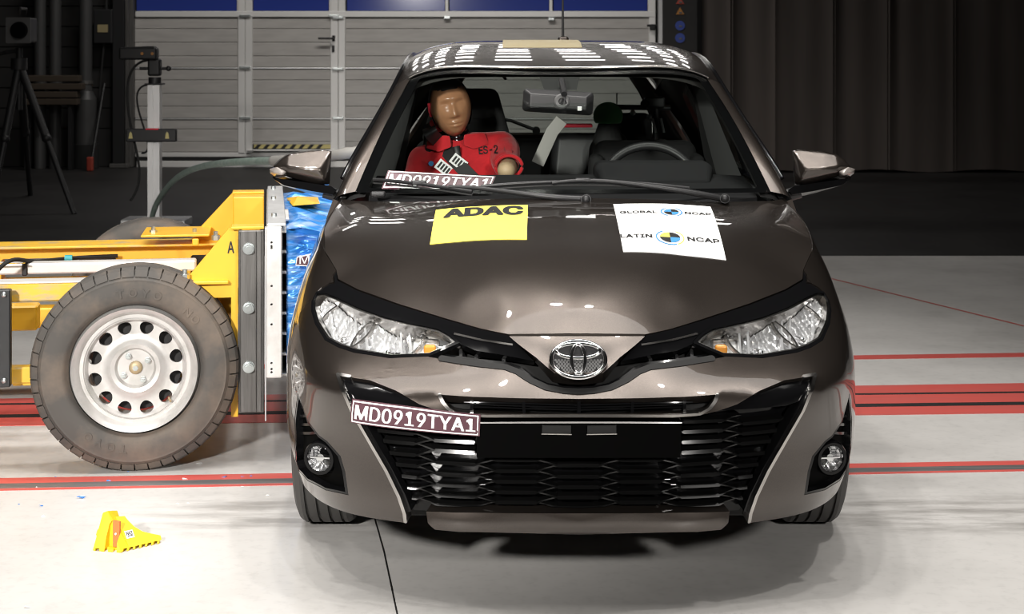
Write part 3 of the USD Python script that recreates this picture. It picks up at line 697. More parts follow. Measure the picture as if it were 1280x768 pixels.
# ---- fog lamps
for s in (1, -1):
    fg = holder('fog_lamp', car); M_ = (lambda g: g) if s > 0 else mir
    G = M_(FOG)
    part('fog_bezel', FR.drape(G.buffer(.001), lambda uv: -.022 + 0 * uv[:, 0], 0, .012), 'plate_black', fg)
    part('fog_rim', FR.drape(G.difference(G.buffer(-.006)), -.001, .03, .012), 'black_gloss', fg)
    c = FR.hit(1040.5, 574); cu = c * [s, 1]; Pc = FR.P(cu[None])[0]; n_ = FR.N(cu[None])[0]; n_ = n_ * .35 + np.array([.12 * s, -.9, 0]); n_ /= np.linalg.norm(n_)
    T = trimesh.geometry.align_vectors([0, 0, 1], n_); T[:3, 3] = Pc - n_ * .012
    def put(m): m = m.copy(); m.apply_transform(T); return m
    part('fog_ring', put(lathe([(.036, -.01), (.036, .012), (.044, .012), (.048, .004), (.048, -.03)], 40)), 'black_gloss', fg, 40)
    part('fog_bowl', put(lathe([(.0, -.028), (.012, -.026), (.024, -.016), (.033, -.002), (.036, .008)], 14)), 'chrome', fg, False)
    part('fog_bulb', put(cat([lathe([(0, .0), (.010, -.001), (.011, -.026)], 18), xf(trimesh.creation.box((.004, .06, .012)), (0, 0, -.004))])), 'chrome', fg)
    part('fog_lens', put(lathe([(0, .016), (.018, .0145), (.030, .011), (.036, .008)], 36)), 'lens', fg, True)
    for k in range(6):      # slanting fins above the lamp
        z = c[1] + .075 + k * .024
        q = LineString([((c[0] - .02 - k * .0 + .01), z), (c[0] + .10, z - .045)]).buffer(.0035).intersection(FOG.buffer(-.004))
        if q.area > 2e-5: part('fog_fin', FR.drape(M_(q), -.012, .02, .012), 'black_gloss', fg)

# ---- bonnet
_bu = np.array(edge)
e3 = FR.P(_bu)
bon = [tuple(p) for p in e3] + [(0, .17, .755), (0, .26, .805), (0, .4, .858), (0, .6, .908), (0, .8, .947), (0, 1.0, .978), (0, 1.1, .990),
    (.30, .29, .775), (.35, .5, .848), (.35, .75, .917), (.35, 1.0, .960), (.35, 1.15, .975), (.55, .55, .812), (.55, .8, .893), (.55, 1.05, .938), (.58, 1.2, .955), (.66, .8, .868), (.68, 1.0, .912), (.68, 1.2, .942)]
bon = np.array(bon); bon = np.vstack([bon, bon[bon[:, 0] > .005] * [-1, 1, 1]])
_hb = RBFInterpolator(bon[:, :2], bon[:, 2], kernel='thin_plate_spline', smoothing=1e-5)
_hx, _hy = np.linspace(-.95, .95, 191), np.linspace(-.05, 1.5, 156)
_HG = _hb(np.stack(np.meshgrid(_hx, _hy, indexing='ij'), -1).reshape(-1, 2)).reshape(191, 156); _HG = .5 * (_HG + _HG[::-1])
_Hs = RectBivariateSpline(_hx, _hy, _HG)
def crease(x, y):          # two soft pressings that run back from the badge panel's corners
    xc = .19 + .16 * np.clip((y - .1) / .6, 0, 1); d = (np.abs(x) - xc)
    return .004 * np.exp(-np.maximum(d, 0) / .10) * (1 / (1 + np.exp(-d / .008))) * np.clip(1 - (y - .12) / .6, 0, 1) * np.clip((y - .1) / .1, 0, 1)
def Zb(x, y): return _Hs.ev(x, y) - crease(x, y)
HB = Surf(lambda uv: np.c_[uv[:, 0], uv[:, 1], Zb(uv[:, 0], uv[:, 1])], lambda p: (p[:, 2] - Zb(p[:, 0], p[:, 1]), p[:, :2]), 1, (4.0, 5.7))
def ws_bottom(x): return 1.07 + .24 * (x / .70) ** 2
xs = np.linspace(0, .70, 30)
bpoly = np.vstack([e3[:, :2], np.c_[xs, ws_bottom(xs) - .045][::-1]])
BON = sym(Polygon(bpoly).buffer(0)).buffer(-.002)
part('bonnet', HB.drape(BON, 0, .02, .022), 'paint')
part('bonnet_liner', HB.drape(BON.buffer(-.03), -.05, 0, .05), 'black_matte')

# ---- windscreen, roof and body sides
rail_pts = np.array([(.777, 1.33, .945), (.735, 1.46, 1.055), (.69, 1.6, 1.147), (.648, 1.73, 1.232), (.612, 1.86, 1.312), (.588, 2.05, 1.385), (.580, 2.3, 1.42), (.580, 2.7, 1.425), (.575, 3.1, 1.395), (.565, 3.5, 1.33), (.54, 3.82, 1.24)])
_rx, _rz = CubicSpline(rail_pts[:, 1], rail_pts[:, 0]), CubicSpline(rail_pts[:, 1], rail_pts[:, 2])
_zc = PchipInterpolator([1.5, 1.75, 1.9, 2.1, 2.35, 2.7, 3.1, 3.5, 3.9], [1.31, 1.385, 1.422, 1.457, 1.483, 1.489, 1.472, 1.435, 1.38])
def Zroof(x, y): return _zc(y) - (_zc(y) - _rz(y)) * np.clip(np.abs(x) / _rx(y), 0, 1) ** 6
def wtop(x): return 1.75 + .08 * (x / .546) ** 2
def Wscr(a, v):
    """windscreen: a in -1..1 across, v 0..1 up"""
    x0, x1 = .705 * a, .55 * a
    b = np.c_[x0, ws_bottom(x0), .992 - .017 * a ** 2]; t_ = np.c_[x1, wtop(x1), Zroof(x1, wtop(x1)) - .004]
    p = b + (t_ - b) * v[:, None]
    n_ = np.array([0, -.5, .87]); return p + n_ * (.022 * np.sin(PI * v))[:, None] 
WS = Surf(lambda uv: Wscr(uv[:, 0], uv[:, 1]), None, 1)
full = shapely.box(-1, 0, 1, 1)
clear = Polygon([(-.925, .05), (.925, .05), (.905, .93), (-.905, .93)]).buffer(.02)
part('windscreen', grid(lambda u, v: Wscr(u * 2 - 1, v), 60, 40), 'glass', smooth=True, label='curved windscreen glass')
part('windscreen_frit', WS.drape(full.difference(clear), -.003, 0, .04), 'black_gloss')
part('sensor_frit', WS.drape(Polygon([(-.13, .93), (.13, .93), (.10, .80), (-.10, .80)]), -.003, 0, .03), 'black_matte')
def header(u, v):
    a_ = u * 2 - 1; x = a_ * .56; y = wtop(x) + (v - .5) * .022
    return np.c_[x, y, Zroof(x, wtop(x)) + .004 - (v - .5) ** 2 * .02]
hx_ = np.linspace(-.555, .555, 60); part('header_trim', tube(np.c_[hx_, wtop(hx_) - .004, Zroof(hx_, wtop(hx_)) + .002], .0065, 10), 'satin_silver', smooth=60)
# roof
def roofP(u, v):
    a_ = u * 2 - 1; a_ = np.sign(a_) * np.abs(a_) ** .8
    y0 = 1.755 + .085 * np.minimum(1.2, np.abs(a_)) ** 2
    y = y0 + (3.80 - y0) * v; x = a_ * _rx(y)
    return np.c_[x, y, Zroof(x, y)]
part('roof', grid(roofP, 90, 80), 'paint', smooth=60)
def linerP(u, v):
    a_ = (u * 2 - 1) * .95; y = 1.80 + 1.85 * v; x = a_ * _rx(y); return np.c_[x, y, Zroof(x, y) - .045]
part('headliner', grid(linerP, 30, 30), 'headliner', smooth=60)
for s in (1, -1):
    def pill(u, v):
        w = Wscr(np.full(len(u), 1.0), v); y = 1.33 + (1.85 - 1.33) * v; r = np.c_[_rx(y), y, _rz(y)]
        p = w + (r - w) * u[:, None]; p = p + np.c_[.012 * np.sin(PI * u), -.016 * np.sin(PI * u), .004 * np.sin(PI * u)]
        return p * [s, 1, 1]
    part('a_pillar', grid(pill, 10, 40), 'paint', smooth=60)
    def pin(u, v):
        return pill(u, v) - np.array([.03 * s, -.03, .02])
    part('pillar_trim', grid(pin, 6, 20), 'pillar_grey', smooth=60)
# side surface below the belt, u = y, v = z
zk = np.array([.2, .3, .35, .47, .60, .69, .77, .865, .945, .96]); xk = np.array([.835, .852, .857, .863, .861, .85, .832, .812, .785, .78])
_sx = PchipInterpolator(zk, xk)
_tp = PchipInterpolator([1.2, 3.2, 3.6, 3.95, 4.1], [1, 1, .985, .93, .89])
def sideP(uv, s=1):
    y, z = uv[:, 0], uv[:, 1]; x = _sx(np.clip(z, .2, .96)) * _tp(y)
    x = x + .012 * np.exp(-((np.hypot(y - 3.41, z - .30) - .36) / .05) ** 2)
    return np.c_[x * s, y, z]
def rail_w(y, w, s=1):
    b = np.c_[np.full(len(y), .785) * _tp(y), y, np.full(len(y), .945)]; r = np.c_[_rx(y), y, _rz(y)]
    p = b + (r - b) * w[:, None]; p[:, 0] += .018 * np.sin(PI * w) * np.clip((y - 1.4) / .4, 0, 1); return p * [s, 1, 1]
a = np.linspace(0, PI, 40)
RARCH = Polygon([(3.41 + .335 * math.cos(t), .30 + .335 * math.sin(t)) for t in a] + [(3.41 - .335, 0), (3.41 + .335, 0)])
for s in (1, -1):
    SD = Surf(lambda uv, s=s: sideP(uv, s), None, s)
    SU = Surf(lambda uv, s=s: rail_w(uv[:, 0], uv[:, 1], s), None, s)
    fd, rd, qt = shapely.box(1.355, .30, 2.35, .945), shapely.box(2.356, .30, 3.06, .945).difference(RARCH.buffer(.0)), shapely.box(3.066, .23, 3.95, .945).difference(RARCH)
    for nm, g in (('front_door', fd), ('rear_door', rd), ('rear_quarter', qt)):
        d_ = part(nm, SD.drape(g, 0, .03, .03), 'paint')
        if 'door' in nm:
            y1 = g.bounds[2]; hx_ = sideP(np.array([[y1 - .16, .80]]), s)[0]
            part('door_handle', rbox(hx_ + [.014 * s, 0, 0], (.028, .17, .03), .012), 'paint', d_, 40)
    part('sill', SD.drape(shapely.box(1.2, .21, 3.08, .296), 0, .04, .04), 'black_satin')
    win = {'front_window': Polygon([(1.50, .06), (2.27, .06), (2.27, .86), (1.96, .86), (1.80, .75), (1.50, .20)]), 'rear_window': Polygon([(2.36, .06), (3.06, .06), (3.0, .84), (2.36, .86)]), 'quarter_window': Polygon([(3.14, .10), (3.52, .22), (3.40, .72), (3.10, .80)])}
    frame = shapely.box(1.36, 0, 3.80, 1.0).difference(unary_union(list(win.values())))
    part('window_frame', SU.drape(frame, 0, .02, .03), 'black_gloss')
    for nm, g in win.items(): part(nm, SU.drape(g.buffer(.01), -.006, 0, .06), 'glass_side')
    part('roof_gutter', tube([(s * (_rx(y) + .004), y, _rz(y) + .004) for y in np.linspace(1.40, 3.7, 60)], .008, 8), 'black_gloss', smooth=60)
# tail
def tailP(uv):
    a_, z = uv[:, 0], uv[:, 1]
    y1 = np.interp(z, [.2, .5, .95, 1.1, 1.38], [4.06, 4.12, 4.08, 3.99, 3.80]); y0 = np.interp(z, [.2, .95, 1.24, 1.38], [3.93, 3.93, 3.80, 3.66])
    xw = np.interp(z, [.2, .47, .60, .77, .945, 1.24, 1.38], [.78, .80, .80, .775, .735, .54, .42])
    t_ = a_ * PI / 2; return np.c_[xw * np.sin(t_), y0 + (y1 - y0) * np.cos(t_) ** .6, z]
TL = Surf(tailP, None, -1)
tfull = shapely.box(-.985, .25, .985, 1.38); tw = Polygon([(-.62, 1.02), (.62, 1.02), (.66, 1.33), (-.66, 1.33)])
part('tailgate', TL.drape(tfull.difference(tw), 0, .02, .05), 'paint')
part('tailgate_glass', TL.drape(tw, -.004, 0, .08), 'glass_side')
part('rear_wiper', cat([tube([(-.05, 4.07, 1.03), (-.18, 4.06, 1.08), (-.40, 4.0, 1.11)], .010, 6), cyl((-.05, 4.02, 1.03), (-.05, 4.08, 1.03), .02)]), 'black_matte')
part('floor_pan', bx(-.78, .78, .95, 3.95, .17, .24), 'black_matte')
part('engine_tray', bx(-.50, .50, .20, 1.0, .20, .62), 'black_matte')
part('bulkhead', bx(-.62, .62, 1.0, 1.30, .22, .90), 'black_matte')

# ---- cowl, wipers, aerial
def cowlP(u, v):
    x = (u * 2 - 1) * .70; y = ws_bottom(x) - .075 + .085 * v
    return np.c_[x, y, Zb(x, np.minimum(y, ws_bottom(x) - .04)) - .022 + .014 * v]
part('cowl', grid(cowlP, 50, 6), 'black_satin', smooth=60)
def onws(u, v, lift):
    """point of the windscreen (or cowl) plane seen at a pixel, lifted"""
    aa, vv = np.meshgrid(np.linspace(-1, 1, 161), np.linspace(-.12, .4, 80)); p = Wscr(aa.ravel(), vv.ravel())
    p = p + np.array([0, -.55, .83]) * lift
    uu = 640 + F * (p[:, 0] + CX) / (p[:, 1] + CAMD); vp = VH + F * (CAMH - p[:, 2]) / (p[:, 1] + CAMD)
    return p[np.argmin((uu - u) ** 2 + (vp - v) ** 2)]
for pv, armp, blade in (((733, 249), [(700, 247), (640, 240), (560, 234)], [(467, 229), (500, 231), (545, 237), (590, 243.5)]),
                        ((905, 249), [(880, 244), (820, 234), (750, 227), (690, 229)], [(600, 237), (650, 234), (735, 231), (800, 234), (862, 239)])):
    w = holder('wiper', car)
    b = spl([onws(u, v, .018) for u, v in blade], 30); a_ = spl([onws(*pv, .03)] + [onws(u, v, .035) for u, v in armp], 30)
    part('wiper_arm', tube(a_, np.linspace(.011, .006, 30), 8), 'black_satin', w, 60)
    part('wiper_frame', tube(b + [0, -.004, .012], .006, 8), 'black_satin', w, 60)
    part('wiper_rubber', tube(b, .0035, 6), 'rubber', w, 60)
    part('wiper_clip', cat([rbox(b[14] + [0, -.004, .016], (.05, .018, .016), .005)]), 'black_satin', w, 40)
    part('wiper_pivot', cat([cyl(onws(*pv, 0), onws(*pv, .045), .016), sphere(onws(*pv, .045), .014, 2)]), 'black_satin', w, 40)
part('nozzle', rbox((-.62, 1.22, .975), (.05, .03, .02), .008), 'black_satin')
ar = np.array([.055, 3.05, Zroof(np.array([.055]), np.array([3.05]))[0]])
an_ = holder('aerial', car)
part('aerial_foot', rbox(ar + [0, 0, .012], (.05, .09, .04), .015), 'paint', an_, 40)
part('aerial_rod', cat([cyl(ar + [0, .02, .02], ar + [0, .06, .27], .0065, 10, .0035)]), 'black_matte', an_, 40)

# ---- mirrors
def mp(u, v, y): return pix(u, v, CAMD + y) - [CX, 0, 0]
for s in (1, -1):
    mr = holder('wing_mirror', car)
    sh = [(990.5, 188), (999, 186.5), (1028, 189), (1046, 193), (1056, 200), (1063, 208), (1060, 214), (1045, 222), (1010, 231.5), (993, 231.5)]
    back = [mp(u, v, 1.46) for u, v in sh]; mid = [mp(1026 + (u - 1026) * .98, 208 + (v - 208) * .96, 1.38) for u, v in sh]
    fr_ = [mp(1008, 212.5, 1.325), mp(1030, 211, 1.33), mp(1048, 208, 1.345), mp(1001, 224, 1.335), mp(1045, 215, 1.345), mp(996, 196, 1.36)]
    m = hull(np.vstack([back, mid, fr_])); m = tm(mani(m).refine_to_length(.008)); m.merge_vertices(); trimesh.smoothing.filter_taubin(m, iterations=8)
    m = m if s > 0 else mirx(m)
    part('mirror_shell', m, 'paint', mr, 28)
    gl = [mp(1026 + (u - 1026) * .90, 208 + (v - 208) * .86, 1.462) for u, v in sh]; gl += [p + [0, .006, 0] for p in gl]
    g_ = hull(gl); part('mirror_glass', g_ if s > 0 else mirx(g_), 'mirror_glass', mr, 30)
    bs = [(984, 240), (992, 233), (1020, 231), (1045, 223), (1062, 219), (1064, 222), (1052, 232), (1019, 241.5), (990, 248)]
    base = hull(np.vstack([[mp(u, v, 1.45) for u, v in bs], [mp(1022 + (u - 1022) * .97, 232 + (v - 232) * .7, 1.36) for u, v in bs]])).subdivide().subdivide()
    part('mirror_base', base if s > 0 else mirx(base), 'black_gloss', mr, 35)
    ft = tube([mp(1000, 240, 1.42), mp(985, 244, 1.42), mp(965, 247, 1.43)], [.022, .022, .026], 12); part('mirror_foot', ft if s > 0 else mirx(ft), 'black_satin', mr, 40)
    il = [(1046, 220), (1052, 214.5), (1063, 209), (1068.5, 211.5), (1067.5, 217), (1062, 221)]
    ind = hull(np.vstack([[mp(u, v, 1.40) for u, v in il], [mp(u - 3, v, 1.35) for u, v in il[1:3]], [mp(1064, 216, 1.355), mp(1054, 219, 1.335)]])).subdivide().subdivide()
    part('mirror_indicator', ind if s > 0 else mirx(ind), 'lens_solid', mr, 60)

# ---- wheels
def tyre_prof(R, r, w, grooves=4):
    h = w / 2; p = [(r, -h * .80), (r + .008, -h * .92), ((R + r) / 2, -h), (R - .03, -h * .96), (R - .010, -h * .86), (R, -h * .70)]
    for k in range(grooves):
        x = (-.54 + 1.08 * k / (grooves - 1)) * h; g = .0045
        p += [(R, x - g), (R - .008, x - g * .8), (R - .008, x + g * .8), (R, x + g)]
    return p + [(R, h * .70), (R - .010, h * .86), (R - .03, h * .96), ((R + r) / 2, h), (r + .008, h * .92), (r, h * .80)]
def alloy(R, s):
    disc = mani(lathe([(.0, -.012), (R, -.012), (R, .006), (R - .02, .012), (.06, .022), (0, .024)], 60))
    for k in range(10):
        a_ = 2 * PI * k / 10
        c = manifold3d.Manifold.hull_points([(r_ * math.cos(a_ + d_), r_ * math.sin(a_ + d_), z) for r_, d_ in ((.075, .14), (.075, -.14), (R - .03, .22), (R - .03, -.22)) for z in (-.05, .06)])
        disc = disc - c
    return tm(disc)
for y in (.86, 3.41):
    for s in (1, -1):
        wh = holder('wheel', car)
        c = np.array([.735 * s, y, .30])
        m = lathe(tyre_prof(.30, .20, .185), 72, 'x'); m.apply_translation(c); part('tyre', m, 'tyre', wh, 30)
        m = lathe([(.17, -.085), (.196, -.085), (.2, -.075), (.185, -.05), (.18, .03), (.195, .07), (.203, .078), (.203, .085), (.196, .085), (.19, .075), (.172, .03)], 60, 'x'); m.apply_translation(c); part('rim', m, 'satin_silver', wh, 40)
        m = alloy(.185, s); m.apply_transform(trimesh.transformations.rotation_matrix(PI / 2 * s, [0, 1, 0])); m.apply_translation(c + [.05 * s, 0, 0]); part('spokes', m, 'satin_silver', wh, 30)
        part('brake_disc', cyl(c - [.01, 0, 0], c + [.01, 0, 0], .125, 40), 'steel_dark', wh, 40)
        part('wheel_well', bx(.40 * s, .70 * s, y - .30, y + .30, .36, .64), 'black_matte') if False else None

# ---- cabin
part('dashboard', hull([(x, y, z) for x in (-.66, .66) for y, z in ((1.32, .955), (1.30, .88), (1.74, .965), (1.66, 1.0), (1.45, .985), (1.74, .72), (1.5, .72))] + [(x, 1.12, .955) for x in (-.45, .45)] + [(x, 1.60, 1.01) for x in (.10, .54)]), 'dash', smooth=30)
part('binnacle', hull(np.vstack([rbox((.33, 1.62, 1.01), (.42, .16, .09), .03).vertices, rbox((.33, 1.50, .985), (.38, .1, .05), .02).vertices])), 'dash', smooth=40)
sw = holder('steering_wheel', car)
a = np.linspace(0, 2 * PI, 72, endpoint=False); tl = math.radians(24)
swc = np.array([.335, 1.76, .93]); ring = swc + np.c_[.182 * np.cos(a), .182 * np.sin(a) * math.sin(tl), .182 * np.sin(a) * math.cos(tl)]
part('wheel_rim', tube(ring, .0165, 12, True), 'black_satin', sw, 60)
part('wheel_hub', rbox(swc + [0, .0, 0], (.15, .07, .12), .03, rx=-24), 'black_satin', sw, 40)
for d_ in ((.17, .02), (-.17, .02), (0, -.17)): part('spoke', tube([swc, swc + [d_[0], d_[1] * math.sin(tl), d_[1] * math.cos(tl)]], .015, 8), 'black_satin', sw, 40)
def seat(x, y, name='front_seat', head=True):
    st = holder(name, car)
    part('cushion', rbox((x, y - .18, .48), (.50, .52, .17), .07, rx=6), 'seat_cloth', st, 40)
    part('backrest', hull(np.vstack([rbox((x, y + .10, .55), (.46, .14, .12), .05).vertices, rbox((x, y + .24, 1.02), (.42, .11, .12), .05).vertices])), 'seat_cloth', st, 40)
    if head: part('headrest', hull(np.vstack([rbox((x, y + .25, 1.09), (.36, .10, .10), .05).vertices, rbox((x, y + .28, 1.25), (.27, .09, .08), .04).vertices])), 'seat_cloth', st, 40)
    for q in (-.22, .22): part('bolster', hull(np.vstack([rbox((x + q, y + .04, .6), (.07, .14, .1), .03).vertices, rbox((x + q * .92, y + .17, .98), (.06, .12, .1), .03).vertices])), 'seat_cloth', st, 40)
seat(-.36, 2.22); seat(.37, 2.20, head=False)
rs_ = holder('rear_seat', car)
part('cushion', rbox((0, 2.95, .47), (1.2, .5, .18), .06), 'seat_cloth', rs_, 40)
part('backrest', hull(np.vstack([rbox((0, 3.20, .55), (1.2, .14, .1), .05).vertices, rbox((0, 3.36, .98), (1.15, .10, .1), .05).vertices])), 'seat_cloth', rs_, 40)
for x in (-.36, .36): part('headrest', rbox((x, 3.38, 1.08), (.24, .09, .14), .04), 'seat_cloth', rs_, 40)
part('parcel_shelf', bx(-.55, .55, 3.42, 3.92, .93, .95), 'black_matte')
for s in (1, -1):
    part('b_pillar_trim', hull([(s * .76, 2.27, .5), (s * .70, 2.44, .5), (s * .74, 2.27, .95), (s * .74, 2.42, .95), (s * .57, 2.30, 1.37), (s * .57, 2.40, 1.37), (s * .70, 2.27, .95), (s * .54, 2.32, 1.36)]), 'pillar_grey', smooth=30)
    part('door_card', bx(.73 * s, .77 * s, 1.45, 3.0, .35, .93, .01), 'black_satin')
im = holder('rear_view_mirror', car)
mc = mp(697.5, 127.5, 1.55)
part('mirror_case', hull(np.vstack([rbox(mc, (.25, .03, .082), .0145, ry=3.5).vertices, rbox(mc + [0, -.025, 0], (.21, .02, .055), .0098, ry=3.5).vertices])), 'black_satin', im, 30)
part('mirror_stalk', tube([mc + [.02, -.045, .0], mc + [.02, -.06, .03], mp(702, 100, 1.62)], .011, 10), 'black_satin', im, 50)
part('stalk_socket', lathe([(.012, 0), (.025, 0), (.027, .006), (.022, .012), (.012, .010)], 30, 'y').apply_translation(mc + [.012, -.035, .004]), 'trim_grey', im, 40)
part('sensor_dot', rbox(mc + [.075, -.04, -.022], (.016, .006, .016), .0028), 'white_plastic', im, 30)
# seat-belt webbing beside the front seats
part('belt_webbing', tube([mp(702, 150, 2.42), mp(690, 165, 2.43), mp(672, 205, 2.40)], .026, 8, flat=.12), 'belt_grey', smooth=40, label='pale grey belt webbing between the front seats')
part('grab_cable', tube(spl([(-.18, 2.2, 1.40), (-.21, 2.3, 1.37), (-.2, 2.5, 1.33)], 12), .006, 6), 'black_matte')

# ---- stickers (they go where the car goes)
def quad_fn(S, quad):
    """unit square -> uv, corners given as pixels in the order lower left, lower right, upper right, upper left"""
    q = np.array([S.hit(*p) for p in quad])
    def f(c):
        a_, b_ = c[:, 0:1], c[:, 1:2]; return q[0] * (1 - a_) * (1 - b_) + q[1] * a_ * (1 - b_) + q[2] * a_ * b_ + q[3] * (1 - a_) * b_
    return f
usq = shapely.box(0, 0, 1, 1)
def sticker(S, quad, base, prints, label, lift=.0018, par=None):
    f = quad_fn(S, quad); st = holder('sticker', par or car, label)
    part('sheet', S.drape(remap(usq, f), lift, .0015, .02), base, st)
    for nm, g, m in prints: part(nm, S.drape(remap(g, f), lift + .0012, 0, .012), m, st, False)
    return st
def code_prints(): return [('border', shapely.box(.012, .05, .988, .95).difference(shapely.box(.022, .11, .978, .89)), 'sticker_white'), ('lettering', fit_text('MD0919TYA1', .04, .2, .965, .8).buffer(.004), 'sticker_white')]
sticker(HB, [(537.5, 306), (658.5, 300), (660, 257), (545, 263)], 'sticker_yellow', [('lettering', fit_text('ADAC', .11, .67, .94, .95, True).buffer(.012), 'ink_black')], 'yellow bonnet sticker with four black capitals')
def disc(cx, cy, rx, ry, cols):
    o = []
    for k, m in enumerate(cols):
        a_ = np.linspace(k * PI / 2, (k + 1) * PI / 2, 14); o.append(('roundel', Polygon([(cx, cy), *zip(cx + rx * np.cos(a_), cy + ry * np.sin(a_))]), m))
    return o
def arc(cx, cy, rx, ry, a0, a1, w):
    a_ = np.linspace(math.radians(a0), math.radians(a1), 24); return LineString(np.c_[cx + rx * np.cos(a_), cy + ry * np.sin(a_)]).buffer(w)
sticker(HB, [(779, 315.5), (907.5, 326), (888, 259), (766.5, 256)], 'sticker_white',
    [('lettering', fit_text('GLOBAL', .045, .745, .42, .80, True), 'ink_black'), ('lettering', fit_text('NCAP', .70, .735, .97, .79, True), 'ink_black'),
     ('lettering', fit_text('LATIN', .0, .235, .31, .30, True), 'ink_black'), ('lettering', fit_text('NCAP', .655, .215, .975, .28, True), 'ink_black')]
    + disc(.565, .775, .075, .068, ['ink_black', 'ink_blue', 'ink_black', 'ink_blue']) + disc(.485, .255, .10, .085, ['ink_black', 'sticker_yellow', 'ink_black', 'ink_blue'])
    + [('ring', arc(.565, .775, .105, .095, 120, 240, .006), 'ink_blue'), ('ring', arc(.565, .775, .105, .095, -60, 60, .006), 'ink_blue'),
       ('ring', arc(.485, .255, .135, .118, 120, 290, .006), 'ink_blue'), ('ring', arc(.485, .255, .135, .118, -60, 60, .005), 'sticker_yellow')],
    'white bonnet sticker with two quartered roundels')
sticker(FR, [(441.5, 525.5), (600.5, 543), (601.5, 517), (443.5, 498)], 'plum', code_prints(), 'plum code sticker on the bumper grille', .012)
# card behind the windscreen
crd = holder('sticker', car, 'plum code card standing behind the windscreen')
cd = [mp(477, 236, 1.235), mp(611, 240, 1.235), mp(619.5, 220.5, 1.29), mp(485, 213, 1.29)]
CD = Surf(lambda uv: (np.array(cd)[0] * ((1 - uv[:, :1]) * (1 - uv[:, 1:])) + np.array(cd)[1] * (uv[:, :1] * (1 - uv[:, 1:])) + np.array(cd)[2] * (uv[:, :1] * uv[:, 1:]) + np.array(cd)[3] * ((1 - uv[:, :1]) * uv[:, 1:])), None, 1)
part('sheet', CD.drape(usq, 0, .002, .2), 'plum', crd)
for nm, g, m in code_prints(): part(nm, CD.drape(g, .002, 0, .05), m, crd, False)
RFS = Surf(lambda uv: np.c_[uv[:, 0], uv[:, 1], Zroof(uv[:, 0], uv[:, 1])], None, 1)
part('roof_sheet', RFS.drape(shapely.box(-.21, 2.13, .10, 2.62), .002, .002, .04), 'roof_sticker', label='pale yellow sheet stuck on the roof')
# ================================================================== THE BARRIER TROLLEY
TX0, TY0, TROT = (331 - 640) / F * 5.7, 5.7 - CAMD, 8.5      # near corner of its face; turned a little by the impact
tr = thing('barrier_trolley', 'yellow steel trolley on two big tyres with its flat face against the car', 'trolley', (TX0, TY0, 0), TROT)
TO = np.array([TX0, TY0, 0])
def tp(name, mesh, m, smooth=False, parent=None, label=None):
    mesh = mesh.copy(); mesh.apply_translation(-TO); return obj(name, mesh, m, parent or tr, smooth, label)
def X(u, d):
    a_ = math.radians(TROT); return TX0 + ((u - 640) / F * d - TX0) * math.cos(a_) + (d - CAMD - TY0) * math.sin(a_)
def Z(v, d): return CAMH - (v - VH) / F * d
Yd = lambda d: d - CAMD
dn, df, dm = 5.78, 7.02, 6.4
# frame rails (near and far), top flanges, cross members
for nm, d, y0, y1 in (('near', dn, Yd(5.78), Yd(5.88)), ('far', df, Yd(6.95), Yd(7.05))):
    if nm == 'near':
        tp('side_rail', bx(-3.9, X(297, dn), y0, y1, Z(371, dn), Z(348, dn), .006), 'yellow_worn')
    else:
        r = shapely.box(-3.9, Z(345, df), X(330, df), Z(299, df))
        for u0, u1, v0, v1 in ((13, 150, 314.5, 341), (170, 218, 317.5, 341), (240, 262, 314, 341)): r = r.difference(shapely.box(X(u0, df), Z(v1, df), X(u1, df), Z(v0, df)).buffer(-.012).buffer(.012))
        tp('side_rail', prism_xz(r, y0, y1), 'yellow')
        tp('rail_flange', bx(-3.9, X(330, df), y0 - .10, y1, Z(299.5, df), Z(297.0, df), .004), 'yellow_worn')
tp('rail_cover', bx(-3.9, X(258, dn), Yd(dn) - .0, Yd(dn) + .09, Z(348.5, dn), Z(346.5, dn), .003), 'alu_white')
tp('lower_rail', bx(-3.9, X(40, dn), Yd(dn) + .25, Yd(dn) + .34, Z(402, 6.1), Z(372, 6.1), .006), 'yellow')
tp('lower_rail', bx(-3.9, X(285, 6.9), Yd(6.85), Yd(6.95), Z(400, 6.9), Z(376, 6.9), .006), 'yellow')
tp('white_bar', bx(-3.9, X(246, dm), Yd(dm) - .04, Yd(dm) + .04, Z(335, dm), Z(322, dm), .006), 'alu_white')
tp('bar_clamp', bx(X(36.5, dm), X(43, dm), Yd(dm) - .05, Yd(dm) + .05, Z(336.5, dm), Z(320.5, dm), .004), 'black_satin')
for x in (-3.35, -1.05):
    tp('cross_member', bx(x, x + .10, Yd(5.88), Yd(6.95), .50, .60, .006), 'yellow')
tp('axle', cyl((X(168.5, 5.6), Yd(5.77), .355), (X(168.5, 5.6), Yd(7.2), .355), .035, 20), 'steel_dark', 40)
tp('axle_box', bx(X(185, 6.1), X(285, 5.9), Yd(5.86), Yd(6.9), .28, .50, .01), 'yellow')
tp('corner_gusset', prism_xz([(X(12, dn), Z(347, dn)), (-3.9, Z(347, dn)), (-3.9, Z(296, df) - .02), (X(-40, dn), .66)], Yd(dn) + .5, Yd(dn) + .52), 'yellow')
pb = tp('side_plate', bx(-3.9, X(11.5, 5.55), Yd(5.70), Yd(5.74), Z(475, 5.7), Z(355.5, 5.7), .004), 'black_satin', label='black side plate with round screws')
for v in (361, 466): tp('screw', cyl((X(4, 5.55), Yd(5.70), Z(v, 5.7)), (X(4, 5.55), Yd(5.70) - .008, Z(v, 5.7)), .009, 12), 'zinc', True)
tp('step_bar', bx(-3.9, X(41, 5.65), Yd(5.8), Yd(5.86), Z(471, 5.8), Z(451, 5.8), .006), 'yellow_worn')
for u in (14, 26): tp('step_lug', bx(X(u, 5.65), X(u + 12, 5.65), Yd(5.8) + .01, Yd(5.86), Z(474, 5.8), Z(470, 5.8), .003), 'yellow_worn')
